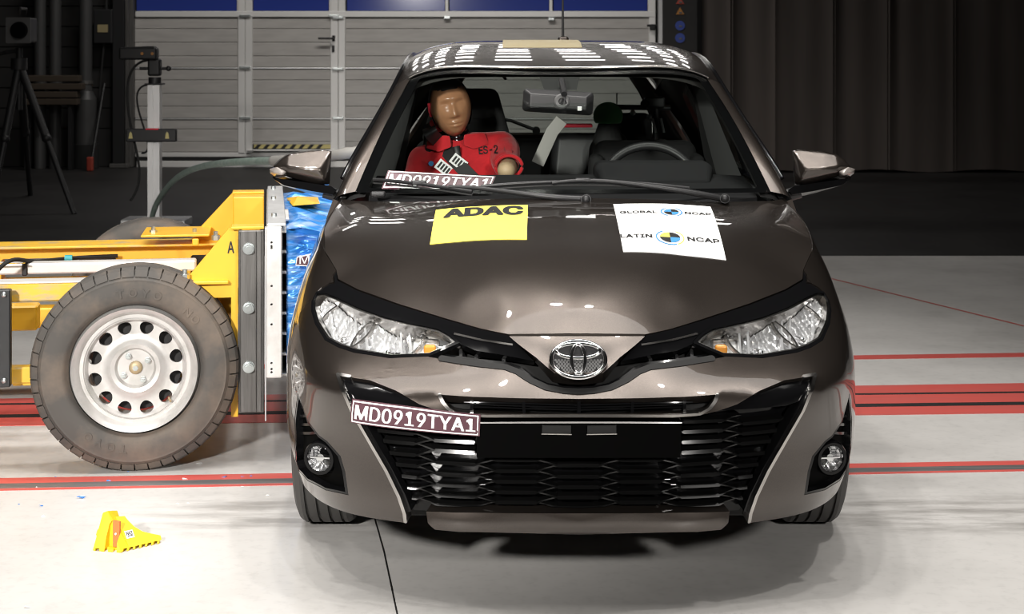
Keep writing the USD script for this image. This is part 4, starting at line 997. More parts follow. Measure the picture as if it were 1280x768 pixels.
# black cable looping over the white bar, teal plugs
tp('cable', tube(spl([(X(2, 6.2), Yd(6.2), Z(348, 6.2)), (X(4, 6.2), Yd(6.2), Z(333, 6.2)), (X(14, 6.2), Yd(6.2), Z(323, 6.2)), (X(34, 6.3), Yd(6.3), Z(319, 6.3)), (X(90, 6.8), Yd(6.8), Z(318, 6.8)), (X(150, 6.9), Yd(6.9), Z(316, 6.9))], 40), .008, 8), 'black_matte', True)
for u, v, d in ((90, 318, 6.75), (49, 376.5, 6.3)): tp('cable_plug', cyl((X(u - 4, d), Yd(d), Z(v, d)), (X(u + 5, d), Yd(d), Z(v, d)), .014, 12), 'teal', 40)
tp('plug_bracket', cat([bx(X(14, 6.3), X(42, 6.3), Yd(6.3), Yd(6.33), Z(381, 6.3), Z(374, 6.3)), cyl((X(30, 6.3), Yd(6.27), Z(378, 6.3)), (X(42, 6.3), Yd(6.27), Z(378, 6.3)), .012)]), 'steel_dark')
# gussets that carry the face, near and far
for nm, d, pts in (('near', 5.74, [(286, 285), (297.5, 285), (297.5, 520), (289, 520), (289, 371), (228, 371), (228, 353), (237, 343)]),
                   ('far', 6.98, [(291, 240), (330, 240), (330, 300), (240, 300), (243, 291)])):
    tp('face_gusset', prism_xz([(X(u, d), Z(v, d)) for u, v in pts], Yd(d), Yd(d) + .02), 'yellow')
tp('gusset_top', bx(X(289, 5.74), X(330, 5.74), Yd(5.71), Yd(5.80), Z(285.5, 5.74), Z(282, 5.74), .003), 'yellow')
tp('gusset_top', bx(X(291, 6.98), X(330, 6.98), Yd(6.93), Yd(7.03), Z(240.5, 6.98), Z(238.0, 6.98), .003), 'yellow')
tp('gusset_fold', bx(X(292, 6.9), X(330, 6.9), Yd(6.80), Yd(6.98), Z(292, 6.9), Z(243, 6.9), .004), 'yellow')
tp('gusset_foot', bx(X(228, 5.74), X(286, 5.74), Yd(5.71), Yd(5.80), Z(353, 5.74), Z(349, 5.74), .003), 'yellow')
tp('tie_plate', bx(X(178, 6.7), X(262, 6.7), Yd(6.70), Yd(7.0), Z(294, 6.7), Z(291.5, 6.7), .003), 'yellow')
tp('tie_lug', bx(X(241, 6.68), X(249, 6.68), Yd(6.68), Yd(6.70), Z(305.5, 6.68), Z(297, 6.68), .003), 'yellow')
for u, v, d in ((193.5, 287, 6.8), (244, 290.5, 6.8), (232, 343, 5.72), (270, 295, 6.4)):
    c_ = np.array([X(u, d), Yd(d), Z(v, d)]); tp('bolt', cat([cyl(c_ - [0, 0, .012], c_ + [0, 0, .006], .016, 6), cyl(c_, c_ + [0, 0, .022], .009, 12)]), 'zinc', 30)
tp('letter', remap and prism_xz(fit_text('A', X(284.5, 5.738), Z(316, 5.738), X(292.8, 5.738), Z(301, 5.738), True), Yd(5.738), Yd(5.742)), 'ink_black')
# grey channel with three bolts
ch = tp('face_channel', cat([bx(X(298, 5.7), X(330, 5.7), Yd(5.70), Yd(5.72), Z(516, 5.7), Z(288, 5.7), .004), bx(X(325, 5.7), X(330, 5.7), Yd(5.70), Yd(5.80), Z(516, 5.7), Z(288, 5.7), .003), bx(X(298, 5.7), X(302, 5.7), Yd(5.70), Yd(5.80), Z(516, 5.7), Z(288, 5.7), .003)]), 'steel_dark')
tp('channel_rib', bx(X(319, 5.7), X(320.5, 5.7), Yd(5.694), Yd(5.70), Z(515, 5.7), Z(289, 5.7), .001), 'steel_dark')
for v in (311, 385, 459):
    c_ = np.array([X(311, 5.69), Yd(5.69), Z(v, 5.69)])
    tp('face_bolt', cat([cyl(c_ + [0, .012, 0], c_ + [0, .004, 0], .021, 28), cyl(c_ + [0, .006, 0], c_ + [0, -.012, 0], .0165, 28), cyl(c_ + [0, -.010, 0], c_ + [0, -.016, 0], .012, 6)]), 'zinc', 30)
# the face: pale plate, load-cell gap, blue crushable block
xp0, xp1 = X(333, 5.72), X(352.5, 5.72)
plate = mani(bx(xp0, xp1, Yd(5.70), Yd(7.2), Z(472, 5.72), Z(283, 5.72), .004))
for v, dx in ((303.5, 0), (308, 0), (310.5, 0), (358, 0), (381, 0), (406, 0), (454.5, 0), (462, 0), (466, 0)):
    q = X(339.5, 5.7); plate = plate - mani(cyl((q, Yd(5.66), Z(v, 5.7)), (q, Yd(5.74), Z(v, 5.7)), .0042, 12))
tp('face_plate', tm(plate), 'plate_pale', 30)
tp('plate_edge', bx(X(331, 5.71), X(333, 5.71), Yd(5.70), Yd(5.76), Z(526, 5.71), Z(285, 5.71), .002), 'alu')
tp('cap_plate', bx(X(334, 5.72), X(357.5, 5.72), Yd(5.71), Yd(7.2), Z(283, 5.72), Z(279.5, 5.72), .003), 'alu')
tp('cap_tab', bx(X(352, 6.1), X(361, 6.1), Yd(5.95), Yd(6.28), Z(271, 6.1), Z(268, 6.1), .002), 'plate_pale')
for d, u in ((5.95, 345), (6.6, 343), (7.05, 341)):
    c_ = np.array([(xp0 + xp1) / 2, Yd(d), Z(279.6, 5.72)]); tp('bolt', cyl(c_, c_ + [0, 0, .012], .010, 6), 'zinc')
xg0, xg1 = xp1, X(358, 5.74)
tp('cell_core', bx(xg0, xg1 - .012, Yd(5.80), Yd(7.15), Z(471, 5.74), Z(284, 5.74), .002), 'groove')
for k in range(8):
    v = 290 + k * 25.6
    tp('load_cell_rib', bx(xg0, xg1, Yd(5.74), Yd(7.15), Z(v + 1.6, 5.74), Z(v - 1.2, 5.74), .001), 'plate_pale')
def crumple(u, v, face):
    pass
bx0, bx1, bz0, bz1 = X(358, 5.76), -.60, .30, .815
def bxr(y): a_ = math.radians(TROT); return TX0 + (-.60 - TX0) * math.cos(a_) + (y - TY0) * math.sin(a_)
blk = trimesh.creation.box((1, 1, 1))
nx, ny, nz = 14, 60, 110
def blockmap(kind):
    def P(u, v):
        if kind == 'near': p = np.c_[bx0 + (bxr(Yd(5.76)) - bx0) * u, np.full(len(u), Yd(5.76)), bz0 + (bz1 - bz0) * v]
        if kind == 'top': p = np.c_[bx0 + (bxr(Yd(5.76) + 1.4 * v) - bx0) * u, Yd(5.76) + 1.4 * v, np.full(len(u), bz1)]
        if kind == 'far': p = np.c_[bx0 + (bxr(Yd(7.16)) - bx0) * u, np.full(len(u), Yd(7.16)), bz1 - (bz1 - bz0) * v]
        if kind == 'bottom': p = np.c_[bx0 + (bxr(Yd(7.16) - 1.4 * v) - bx0) * u, Yd(7.16) - 1.4 * v, np.full(len(u), bz0)]
        w = np.clip((p[:, 0] - bx0) / .05, 0, 1)
        q = p * [2.2, 2, 46]; n1 = meshkit.fbm(q + .5 * np.sin(p[:, :1] * 30), 3, 4) - .5
        n2 = meshkit.fbm(p * [4, 30, 6] + 9, 3, 7) - .5
        o = w * (.075 * n1 if kind in ('near', 'far') else .07 * n2)
        if kind == 'near': p[:, 1] += o + .03 * w * (p[:, 2] > bz1 - .04) ; p[:, 2] -= .05 * np.clip((p[:, 0] - bx0) / (bx1 - bx0), 0, 1) * (v > .9) 
        if kind == 'far': p[:, 1] -= o
        if kind == 'top': p[:, 2] += o + .02 * np.sin(v * 9) * w - .05 * np.clip((p[:, 0] - bx0) / (bx1 - bx0), 0, 1)
        return p
    return P
tp('crush_block', cat([grid(blockmap('near'), 40, 160), grid(blockmap('top'), 40, 120), grid(blockmap('far'), 8, 8), grid(blockmap('bottom'), 8, 8)]), 'blue_foil', True, label='blue crumpled honeycomb block pressed into the car door')
tp('foil_patch', hull([(X(358, 6.9), Yd(6.9), .818), (X(372, 6.75), Yd(6.75), .84), (X(398, 6.8), Yd(6.85), .825), (X(400, 6.6), Yd(6.60), .822), (X(366, 6.6), Yd(6.60), .815), (X(372, 6.75), Yd(6.75), .80)]), 'yellow', label='yellow foil patch on top of the blue block')
# plum code label on the block, its tail lost behind the car
st_ = holder('code_label', tr, 'plum code label on the blue block')
Ly = Yd(5.715)
lq = [(369.5, 333), (404, 336), (404, 315), (371, 322)]
m = prism_xz([(X(u, 5.715), Z(v, 5.715)) for u, v in lq], Ly, Ly + .002); tp('sheet', m, 'sticker_white', parent=st_)
m = prism_xz([(X(u, 5.714), Z(v, 5.714)) for u, v in [(370.5, 331.8), (404, 334.6), (404, 317), (372, 323.2)]], Ly - .001, Ly); tp('ground', m, 'plum', parent=st_)
m = prism_xz(affinity.skew(fit_text('MD0', X(374.5, 5.712), Z(330, 5.712), X(411, 5.712), Z(319, 5.712)), ys=4), Ly - .002, Ly - .001); tp('lettering', m, 'sticker_white', parent=st_)

# big tyres on steel rims
def trolley_wheel(cy, face):
    """wheel at depth cy; face=-1 shows its outer side to the camera"""
    w = holder('wheel', tr)
    cx_, cz_, R = X(168.5, 5.6) if face < 0 else X(190, 7.2), .352, .352
    hw = .105
    def place(m): 
        m = m.copy()
        m.apply_transform(trimesh.transformations.rotation_matrix(PI / 2, [1, 0, 0]))   # +z -> -y
        if face > 0: m.apply_transform(np.diag([1, -1, 1, 1])); m.invert()
        m.apply_translation((cx_, cy, cz_)); return m
    pr = [(.222, -hw * .75), (.232, -hw * .95), (.275, -hw * 1.06), (.315, -hw * 1.0), (.338, -hw * .86), (R - .002, -hw * .70)]
    for xk in (-.42, 0, .42): pr += [(R, hw * xk - .006), (R - .010, hw * xk - .005), (R - .010, hw * xk + .005), (R, hw * xk + .006)]
    pr += [(R - .002, hw * .44), (R - .009, hw * .48), (R - .010, hw * .72), (.330, hw * .82), (.326, hw * .90), (.320, hw * .955), (.315, hw * 1.0), (.3125, hw * 1.035), (.309, hw * 1.035), (.305, hw * 1.03), (.275, hw * 1.07), (.245, hw * 1.04), (.232, hw * .95), (.222, hw * .75)]
    tp('tyre', place(lathe(pr, 120)), 'tyre_dusty', 35, w)
    n_ = 46
    for k in range(n_):          # shoulder tread blocks
        a_ = 2 * PI * k / n_; da = PI / n_ * .89
        p8 = []
        for r_, z_ in ((.324, hw * .97), (.345, hw * .84), (.3535, hw * .66), (.3535, hw * .46), (.335, hw * .46), (.318, hw * .80)):
            for s_ in (-1, 1): p8.append((r_ * math.cos(a_ + s_ * da), r_ * math.sin(a_ + s_ * da), z_))
        tp('tread_block', place(hull(p8)), 'tyre_dusty', False, w)
    rim = lathe([(.165, -.02), (.172, .045), (.176, .066), (.188, .066), (.196, .085), (.205, .094), (.2135, .100), (.2145, .094), (.2145, .080), (.222, .070), (.225, .05), (.215, .03), (.19, -.06)], 96)
    tp('rim', place(rim), 'steel_wheel', 40, w)
    disc = mani(lathe([(0, .042), (.062, .042), (.066, .048), (.070, .058), (.084, .062), (.094, .056), (.104, .048), (.120, .046), (.160, .048), (.166, .058), (.170, .064), (.176, .060), (.176, .040), (.150, .036), (.1, .034), (.07, .036), (0, .028)], 96))
    for k in range(12):
        a_ = 2 * PI * (k + .5) / 12
        h_ = manifold3d.Manifold.hull_points([(.1415 * math.cos(a_) + dr_ * math.cos(a_) + dt * -math.sin(a_), .1415 * math.sin(a_) + dr_ * math.sin(a_) + dt * math.cos(a_), z_)
             for q in np.linspace(0, 2 * PI, 20, endpoint=False) for dr_, dt in [(.022 * math.cos(q), (.0235 + .004 * math.cos(q)) * math.sin(q))] for z_ in (0, .1)])
        disc = disc - h_
    tp('rim_disc', place(tm(disc)), 'steel_wheel', 35, w)
    tp('hub_back', place(cyl((0, 0, -.02), (0, 0, .0), .155, 40)), 'groove', 40, w)
    tp('hub_cap', place(lathe([(0, .056), (.012, .056), (.020, .053), (.023, .048), (.023, .038)], 32)), 'brass', 40, w)
    tp('hub_nut', place(cat([cyl((0, 0, .054), (0, 0, .061), .010, 6)])), 'zinc', 30, w)
    for k in range(4):
        a_ = PI / 2 * k + .55; p_ = np.array([.048 * math.cos(a_), .048 * math.sin(a_), 0])
        tp('wheel_nut', place(cat([cyl(p_ + [0, 0, .04], p_ + [0, 0, .058], .0105, 6), cyl(p_ + [0, 0, .04], p_ + [0, 0, .064], .006, 12)])), 'zinc', 30, w)
    tp('valve', place(cyl((.155 * math.cos(-.75), .155 * math.sin(-.75), .06), (.165 * math.cos(-.75), .165 * math.sin(-.75), .085), .004, 8)), 'brass', 40, w)
    # raised lettering on the side wall
    for word, a0, step in (('TOYO', 100, -9), ('NO', 48, -8), ('TOYO', 262, -9)):
        for j, chh in enumerate(word):
            a_ = math.radians(a0 + step * j); g_ = fit_text(chh, -.014, .255, .014, .283, True)
            g_ = affinity.rotate(g_, math.degrees(a_) - 90, origin=(0, 0))
            mm = prism(g_, .004); mm.apply_translation((0, 0, hw * 1.055)); tp('side_lettering', place(mm), 'tyre_dusty', False, w)
trolley_wheel(Yd(5.60) + .150, -1)
trolley_wheel(Yd(7.22), 1)

def X(u, d): return (u - 640) / F * d
# ================================================================== CRASH-TEST DUMMY
du = thing('crash_test_dummy', 'crash-test dummy with bronze face and red jacket in the passenger seat', 'dummy', (CX - .36, 2.12, 0))
DO = np.array([CX - .36, 2.12, 0])
def dp(name, mesh, m, smooth=True, parent=None, label=None):
    mesh = mesh.copy(); mesh.apply_translation(-DO); return obj(name, mesh, m, parent or du, smooth, label)
def skin(bones, ref=.010, it=10):
    """hull of two spheres per bone, joined, refined and smoothed to one surface"""
    M_ = manifold3d.Manifold()
    for a_, ra, b_, rb in bones:
        M_ += manifold3d.Manifold.hull_points(np.vstack([_SPH * ra + a_, _SPH * rb + b_]))
    m = tm(M_.refine_to_length(ref)); m.merge_vertices(); trimesh.smoothing.filter_taubin(m, iterations=it); return m
def ellip(c, s_): return _SPH * s_ + c
def dpx(u, v, d): return pix(u, v, d)
neckb = dpx(574, 178, 6.33); hc = dpx(563, 133, 6.28)
# jacket: torso, yoke and sleeves as one surface
shl, shr = dpx(527, 193, 6.33), dpx(632, 176, 6.33)
chest, hips = dpx(578, 212, 6.28), np.array([CX - .36, 2.02, .60])
J = manifold3d.Manifold.hull_points(np.vstack([ellip(chest + [0, .02, -.05], [.165, .115, .13]), ellip(chest + [0, .03, -.22], [.15, .11, .1])]))
J += manifold3d.Manifold.hull_points(np.vstack([ellip(chest + [0, .03, -.28], [.15, .11, .1]), ellip(hips + [0, .06, .05], [.17, .13, .12])]))
J += manifold3d.Manifold.hull_points(np.vstack([ellip(shl + [.02, 0, -.03], .068), ellip(shr + [-.02, 0, -.03], .068), ellip(neckb + [0, .01, -.015], [.085, .07, .05]), ellip(chest + [0, .02, .0], [.16, .10, .08])]))
J += manifold3d.Manifold.hull_points(np.vstack([ellip(shl + [.01, 0, -.03], .066), ellip(shl + [-.03, -.07, -.20], .058)]))
J += manifold3d.Manifold.hull_points(np.vstack([ellip(shr + [-.01, 0, -.035], .066), ellip(dpx(632, 205, 6.19), [.052, .05, .05])]))
jm = tm(J.refine_to_length(.012)); jm.merge_vertices(); trimesh.smoothing.filter_taubin(jm, iterations=14)
v_ = jm.vertices; fold = (meshkit.fbm(v_ * [14, 14, 22], 3, 3) - .5) * .012; jm.vertices = v_ + jm.vertex_normals * fold[:, None]
dp('jacket', jm, 'red_cloth')
# collar flaps, zip, sleeve hem
for s_, p_ in ((-1, [(-.035, -.078, .030), (-.115, -.06, .028), (-.125, -.072, -.018), (-.075, -.100, -.030), (-.028, -.098, -.012)]), (1, [(.022, -.078, .034), (.10, -.055, .040), (.115, -.070, -.002), (.06, -.098, -.020), (.020, -.098, -.004)])):
    pts = [neckb + q for q in p_]; pts += [q + [0, .014, 0] for q in pts]
    cm = hull(pts).subdivide().subdivide(); trimesh.smoothing.filter_taubin(cm, iterations=4); dp('collar', cm, 'red_cloth')
dp('zip', tube([neckb + [-.008, -.100, -.01], neckb + [.0, -.112, -.05], neckb + [.008, -.118, -.10], neckb + [.012, -.12, -.16]], [.014, .012, .009, .007], 8, flat=.5), 'black_satin')
hm = dpx(636, 207, 6.12)
dp('sleeve_hem', tube(hm + np.c_[.050 * np.cos(np.linspace(0, 2 * PI, 40, endpoint=False)), -.01 + .0 * np.arange(40), .040 * np.sin(np.linspace(0, 2 * PI, 40, endpoint=False)) - .002], .007, 8, True), 'red_cloth', label='rolled red sleeve hem')
dp('arm_stump', skin([(dpx(636, 207, 6.20), .038, dpx(633, 213, 6.08), .034)], .012), 'arm_vinyl', label='bare tan upper-arm stump')
dp('shoulder_pad', skin([(dpx(545, 168, 6.36), .036, dpx(541, 190, 6.30), .034)], .012, 4), 'seat_cloth')
dp('shoulder_trim', skin([(dpx(542, 154, 6.34), .016, dpx(550, 160, 6.31), .016)], .008, 4), 'red_trim', label='pink-red flap at the neck')
# neck
nk = [neckb + (hc + [.01, .03, -.06] - neckb) * t_ for t_ in np.linspace(-.1, 1, 12)]
dp('neck', tube(np.array(nk), [.045 + .004 * (k % 2) for k in range(12)], 24), 'black_gloss', 40)
# head: one surface, features pressed into it, tilted to its right
H_ = trimesh.creation.icosphere(5, 1.0); p = H_.vertices
x, y, z = p[:, 0].copy(), p[:, 1].copy(), p[:, 2].copy()
wd = .079 * (1 - .20 * np.clip(-z, 0, 1) ** 1.6 - .03 * np.clip(z, 0, 1)); q = np.c_[x * wd, y * .100, z * .118]
fr = np.clip(-y, 0, 1); X_, Z_ = q[:, 0], q[:, 2]
def g2(cx_, cz_, sx_, sz_): return np.exp(-((X_ - cx_) / sx_) ** 2 - ((Z_ - cz_) / sz_) ** 2)
dY = -.012 * g2(0, -.085, .035, .03)                                 # chin
dY -= .006 * g2(0, -.055, .03, .02)
nose = np.exp(-(X_ / (.008 + .010 * np.clip((.022 - Z_) / .05, 0, 1))) ** 2) * np.clip((.030 - Z_) / .052, 0, 1) * (1 / (1 + np.exp(-(Z_ + .028) / .0022)))
dY -= .026 * nose
dY -= .008 * g2(0, .045, .06, .012) + .005 * g2(.03, -.012, .018, .02) + .005 * g2(-.03, -.012, .018, .02)
dY += .012 * g2(.030, .022, .019, .012) + .012 * g2(-.030, .022, .019, .012)     # eye hollows
dY -= .006 * g2(.030, .018, .011, .006) + .006 * g2(-.030, .018, .011, .006)
dY -= .007 * g2(0, -.050, .020, .0055) + .007 * g2(0, -.063, .017, .0055) - .008 * g2(0, -.0565, .022, .0025)
q[:, 1] += dY * np.clip(fr * 1.6, 0, 1)
flat_ = np.clip(fr, 0, 1) ** .5; q[:, 1] = np.where(q[:, 1] < -.072, -.072 + (q[:, 1] + .072) * .75, q[:, 1])
HM = trimesh.Trimesh(q, H_.faces, process=False)
for s_ in (-1, 1):
    pass
Rm = trimesh.transformations.euler_matrix(math.radians(6), math.radians(-11), math.radians(9)); Rm[:3, 3] = hc
hd = holder('head', du)
fmask = lambda m: m
def cut(m, keep):
    f = m.faces[keep[m.faces].all(1)]; return trimesh.Trimesh(m.vertices, f, process=True)
qn = HM.vertices
keep = (qn[:, 1] < .02) & (qn[:, 2] < .085)
hp_ = HM.copy(); hp_.apply_transform(Rm); dp('face', hp_, 'skin_vinyl', True, hd)
cap = trimesh.creation.icosphere(4, 1.0); cv = cap.vertices * [.083, .104, .1215] + [0, .004, .002]
cap = trimesh.Trimesh(cv, cap.faces, process=False); kp = (cv[:, 1] > -.015 - .25 * np.clip(.085 - cv[:, 2], -.02, .3)*0) & (cv[:, 2] > -.085) | (cv[:, 2] > .074)
cap = cut(cap, kp); cap.apply_transform(Rm); dp('skull_cap', cap, 'black_satin', True, hd, 'dark cap over the back of the head')
et = trimesh.transformations.transform_points(np.array([(-.081, -.005, .03), (-.082, .0, .0), (-.080, .0, -.025)]), Rm)
dp('cap_mark', cat([tube(et, .006, 8)]), 'red_trim', True, hd, 'red tape on the side of the head')
# lettering on the chest and badge
tq = fit_text('ES-2', 0, 0, .074, .030, True)
c0 = dpx(598, 195.5, 6.13)
def ray_y(x_, z_, extra=.004):
    """front of the jacket at (x, z)"""
    return _fy(np.c_[x_, z_]) - extra
from scipy.interpolate import LinearNDInterpolator
_fr = jm.vertex_normals[:, 1] < -.15; _fr &= jm.vertices[:, 1] < 2.16
_fy = LinearNDInterpolator(jm.vertices[_fr][:, [0, 2]], jm.vertices[_fr][:, 1], fill_value=2.0)
mt = prism(tq, .002); vv = mt.vertices
ang = math.radians(5); xx, zz_ = c0[0] + vv[:, 0] * math.cos(ang) - vv[:, 1] * math.sin(ang), c0[2] + vv[:, 0] * math.sin(ang) + vv[:, 1] * math.cos(ang)
yy = ray_y(xx, zz_) - vv[:, 2]
dp('lettering', trimesh.Trimesh(np.c_[xx, yy, zz_], mt.faces, process=False), 'ink_black', False)
bc_ = dpx(538, 206, 6.18); 
bc_[1] = ray_y(np.array([bc_[0]]), np.array([bc_[2]]), .002)[0]
dp('badge', cyl(bc_, bc_ - [0, .004, 0], .010, 20), 'ink_blue', False)
# legs (seated, below the dashboard line) so the figure rests on its seat
for s_ in (-1, 1):
    hj = hips + [.09 * s_, 0, .02]; kn = hips + [.12 * s_, -.42, .06]; an_k = kn + [0, -.22, -.36]
    dp('leg', skin([(hj, .085, kn, .062), (kn, .058, an_k, .042), (an_k, .04, an_k + [0, -.12, -.03], .035)], .02), 'seat_cloth')
# seat belt over the chest with target tags
blt = thing('seat_belt', 'black seat belt with white check tags across the red jacket', 'seat belt', (CX - .36, 2.1, 0))
BO = np.array([CX - .36, 2.1, 0])
ln = [(540, 170), (550, 183), (563, 197), (578, 212), (594, 228)]
P3 = np.array([dpx(u, v, 6.15) for u, v in ln]); 
P3[:, 1] = np.clip(ray_y(P3[:, 0], P3[:, 2], .012), 1.9, 2.2)
P3 = np.vstack([[-.345, 2.36, 1.00], [-.325, 2.25, 1.13], P3, [.02, 2.02, .72]]); P3 = spl(P3, 60)
tn = np.gradient(P3, axis=0); tn /= np.linalg.norm(tn, axis=1, keepdims=True); sd = np.cross(tn, [0, -1, .15]); sd /= np.linalg.norm(sd, axis=1, keepdims=True)
w_ = .026; V = np.vstack([P3 + sd * w_, P3 - sd * w_, P3 + sd * w_ + [0, .003, 0], P3 - sd * w_ + [0, .003, 0]]); n_ = 60; i = np.arange(n_ - 1)
Fc = np.vstack([np.c_[i, n_ + i, n_ + i + 1], np.c_[i, n_ + i + 1, i + 1], np.c_[2 * n_ + i, 3 * n_ + i + 1, 3 * n_ + i], np.c_[2 * n_ + i, 2 * n_ + i + 1, 3 * n_ + i + 1]])
obj('webbing', trimesh.Trimesh(V - BO, Fc, process=False), 'belt', blt, True)
def belt_tag(u, v, ang, wdt, hgt):
    h_ = holder('check_tag', blt); c = dpx(u, v, 6.08)
    k = np.argmin(np.linalg.norm((P3 - c)[:, [0, 2]], axis=1)); c[1] = P3[k, 1] - .006
    def pl_(x0, x1, z0, z1, y): 
        m = trimesh.creation.box((x1 - x0, .001, z1 - z0)); m.apply_translation(((x0 + x1) / 2, y, (z0 + z1) / 2)); m.apply_transform(trimesh.transformations.rotation_matrix(math.radians(ang), [0, 1, 0])); m.apply_translation(c - BO); return m
    obj('tag_sheet', pl_(-wdt / 2, wdt / 2, -hgt / 2, hgt / 2, 0), 'sticker_white', h_)
    for k in range(4): obj('tag_bar', pl_(-wdt / 2 + .008 + k * (wdt - .01) / 4, -wdt / 2 + .016 + k * (wdt - .01) / 4, -hgt * .32, hgt * .32, -.0012), 'ink_black', h_)
belt_tag(572, 205.5, 38, .062, .042); belt_tag(553, 213, 38, .062, .042)
# child seat, its dummy's green cap, recorder box on the rear bench
cs = thing('child_restraint', 'dark child seat with a red edge on the rear bench', 'child seat', (CX + .18, 3.1, 0)); CO = np.array([CX + .18, 3.1, 0])
m = hull(np.vstack([rbox((CX + .18, 2.92, .66), (.42, .34, .12), .05).vertices, rbox((CX + .18, 3.10, .7), (.42, .12, .2), .05).vertices])); m.apply_translation(-CO); obj('shell', m, 'black_satin', cs, 40)
m = hull(np.vstack([rbox((CX + .18, 3.10, .75), (.40, .12, .1), .05).vertices, rbox((CX + .18, 3.16, 1.02), (.34, .10, .1), .045).vertices])); m.apply_translation(-CO); obj('back_shell', m, 'black_satin', cs, 40)
m = rbox(pix(722, 157, 7.12), (.13, .05, .016), .007); m.apply_translation(-CO); obj('red_edge', m, 'red_trim', cs, 40, 'red padded edge')
cd2 = thing('child_dummy', 'small dummy with a rounded green cap seen behind the interior mirror', 'dummy', (*pix(760, 143, 7.2)[:2], 0)); C2 = np.array([*pix(760, 143, 7.2)[:2], 0])
hc2 = pix(760, 145, 7.2)
gm = trimesh.creation.icosphere(4, 1.0); gv = gm.vertices * [.066, .07, .062]; gv[:, 2] = np.maximum(gv[:, 2], -.032); gm = trimesh.Trimesh(gv + hc2 - C2, gm.faces, process=False); obj('cap', gm, 'green_dome', cd2, True)
bd = skin([(hc2 - [0, 0, .06], .05, hc2 - [0, 0, .16], .08), (hc2 - [0, 0, .16], .085, hc2 - [0, 0, .36], .09)], .015); bd.apply_translation(-C2); obj('body', bd, 'black_matte', cd2, True)
rc = thing('test_camera', 'black camera on a bar with silver rods above the rear bench', 'camera', (*pix(800, 140, 7.3)[:2], 0)); RC = np.array([*pix(800, 140, 7.3)[:2], 0])
def rp(name, m, mt_, sm=40): m = m.copy(); m.apply_translation(-RC); obj(name, m, mt_, rc, sm)
rp('bar', cyl(pix(768, 134, 7.3), pix(838, 135, 7.3), .012, 12), 'gun_black')
rp('camera_body', rbox(pix(818, 128, 7.3), (.09, .08, .05), .01), 'gun_black'); rp('lens', cyl(pix(806, 130, 7.22), pix(806, 130, 7.3), .02, 20), 'black_gloss')
rp('knob', sphere(pix(791, 141, 7.28), .013, 2), 'zinc'); rp('knob', sphere(pix(812, 146, 7.28), .012, 2), 'zinc')
for u in (816, 826): rp('rod', cyl(pix(u, 148, 7.28), pix(u + 4, 166, 7.28), .006, 8), 'zinc')
rp('stand', cyl(pix(820, 135, 7.3), pix(820, 135, 7.3) * [1, 1, 0] + [0, 0, .6], .015, 10), 'gun_black')
rp('antenna_pin', cyl(pix(771, 116, 7.3), pix(771, 134, 7.3), .003, 8), 'zinc')

# ================================================================== WHEEL CHOCK
ck0 = floor_pt(155, 690)
ck = thing('wheel_chock', 'yellow plastic wheel chock lying on the floor in front of the trolley', 'wheel chock', ck0)
dck = ck0[1] + CAMD
def K(u, v, dy=0.): d = dck + dy; return np.array([(u - 640) / F * d, d - CAMD, CAMH - (v - VH) / F * d]) - ck0
# flank outline along its foot, falling to a blunt tip; a battered hollow end
L0, L1 = np.array([-.092, .006, .003]), np.array([-.006, -.012, .003])
tipn = np.array([.100, .083, .003]); fdir = (tipn - L1) / np.linalg.norm(tipn - L1)
lean = np.array([-.045, .075, .105]); pn = np.cross(fdir, lean); pn /= np.linalg.norm(pn); pn = pn if pn[1] < 0 else -pn
upv = np.cross(pn, fdir); upv = upv if upv[2] > 0 else -upv
FL = [(0, 0), (.135, 0), (.137, .022), (.110, .034), (.086, .046), (.066, .066), (.052, .092), (.048, .104), (-.004, .112), (-.012, .10)]
pm = prism(Polygon(FL), .085); vv = pm.vertices
shrink = 1 - .35 * (vv[:, 2] / .085) * np.clip(vv[:, 0] / .135, 0, 1)
fl = trimesh.Trimesh(L1 + vv[:, :1] * fdir + (vv[:, 1:2]) * upv - (vv[:, 2] * shrink)[:, None] * pn, pm.faces, process=False)
def fpt(a_, b_, c_=0.): return L1 + a_ * fdir + b_ * upv - c_ * pn
endp = mani(hull([L0, L1, L0 + [.022, .028, .100], L0 + [.036, .026, .106], fpt(-.004, .112), fpt(.02, .111), fpt(.03, .0), fpt(.0, .0, .08), L0 + [.02, .08, 0], L0 + [.05, .085, .09], fpt(.02, .10, .05)]))
flm = mani(fl)
if flm.volume() < 0: fl.invert(); flm = mani(fl)
bodym = flm + endp
n_open = (L1 - L0); n_open /= np.linalg.norm(n_open)
fr_n = np.cross(n_open, [0, 0, 1]); fr_n /= np.linalg.norm(fr_n)                   # faces the camera
if fr_n[1] > 0: fr_n = -fr_n
ow = [(.036, .004), (.073, .004), (.073, .078), (.062, .086), (.050, .084), (.041, .072), (.036, .035)]
op = [L0 + n_open * a_ - fr_n * dep + np.array([0, 0, z_]) for a_, z_ in ow for dep in (-.05, .032)]
bodym = bodym - manifold3d.Manifold.hull_points(np.array(op))
for k in range(7):       # notches along the foot
    q = L1 + (tipn - L1) * (k + .6) / 7.2; bodym = bodym - mani(bx(q[0] - .005, q[0] + .005, q[1] - .03, q[1] + .03, -.01, .009, 0))
for k in range(3):
    q = L0 + (L1 - L0) * (k + .5) / 3.2; bodym = bodym - mani(bx(q[0] - .006, q[0] + .006, q[1] - .03, q[1] + .02, -.01, .008, 0))
obj('chock_body', tm(bodym), 'chock_yellow', ck, 25)
ob = [L0 + n_open * a_ - fr_n * dep + np.array([0, 0, z_]) for a_, z_ in ((.052, .006), (.0725, .006), (.0725, .080), (.052, .082)) for dep in (.022, .031)]
obj('handle_insert', hull(ob), 'chock_orange', ck, False, 'orange inner web with a pale screw')
sc_ = L0 + n_open * .062 + np.array([0, 0, .045]) - fr_n * .021
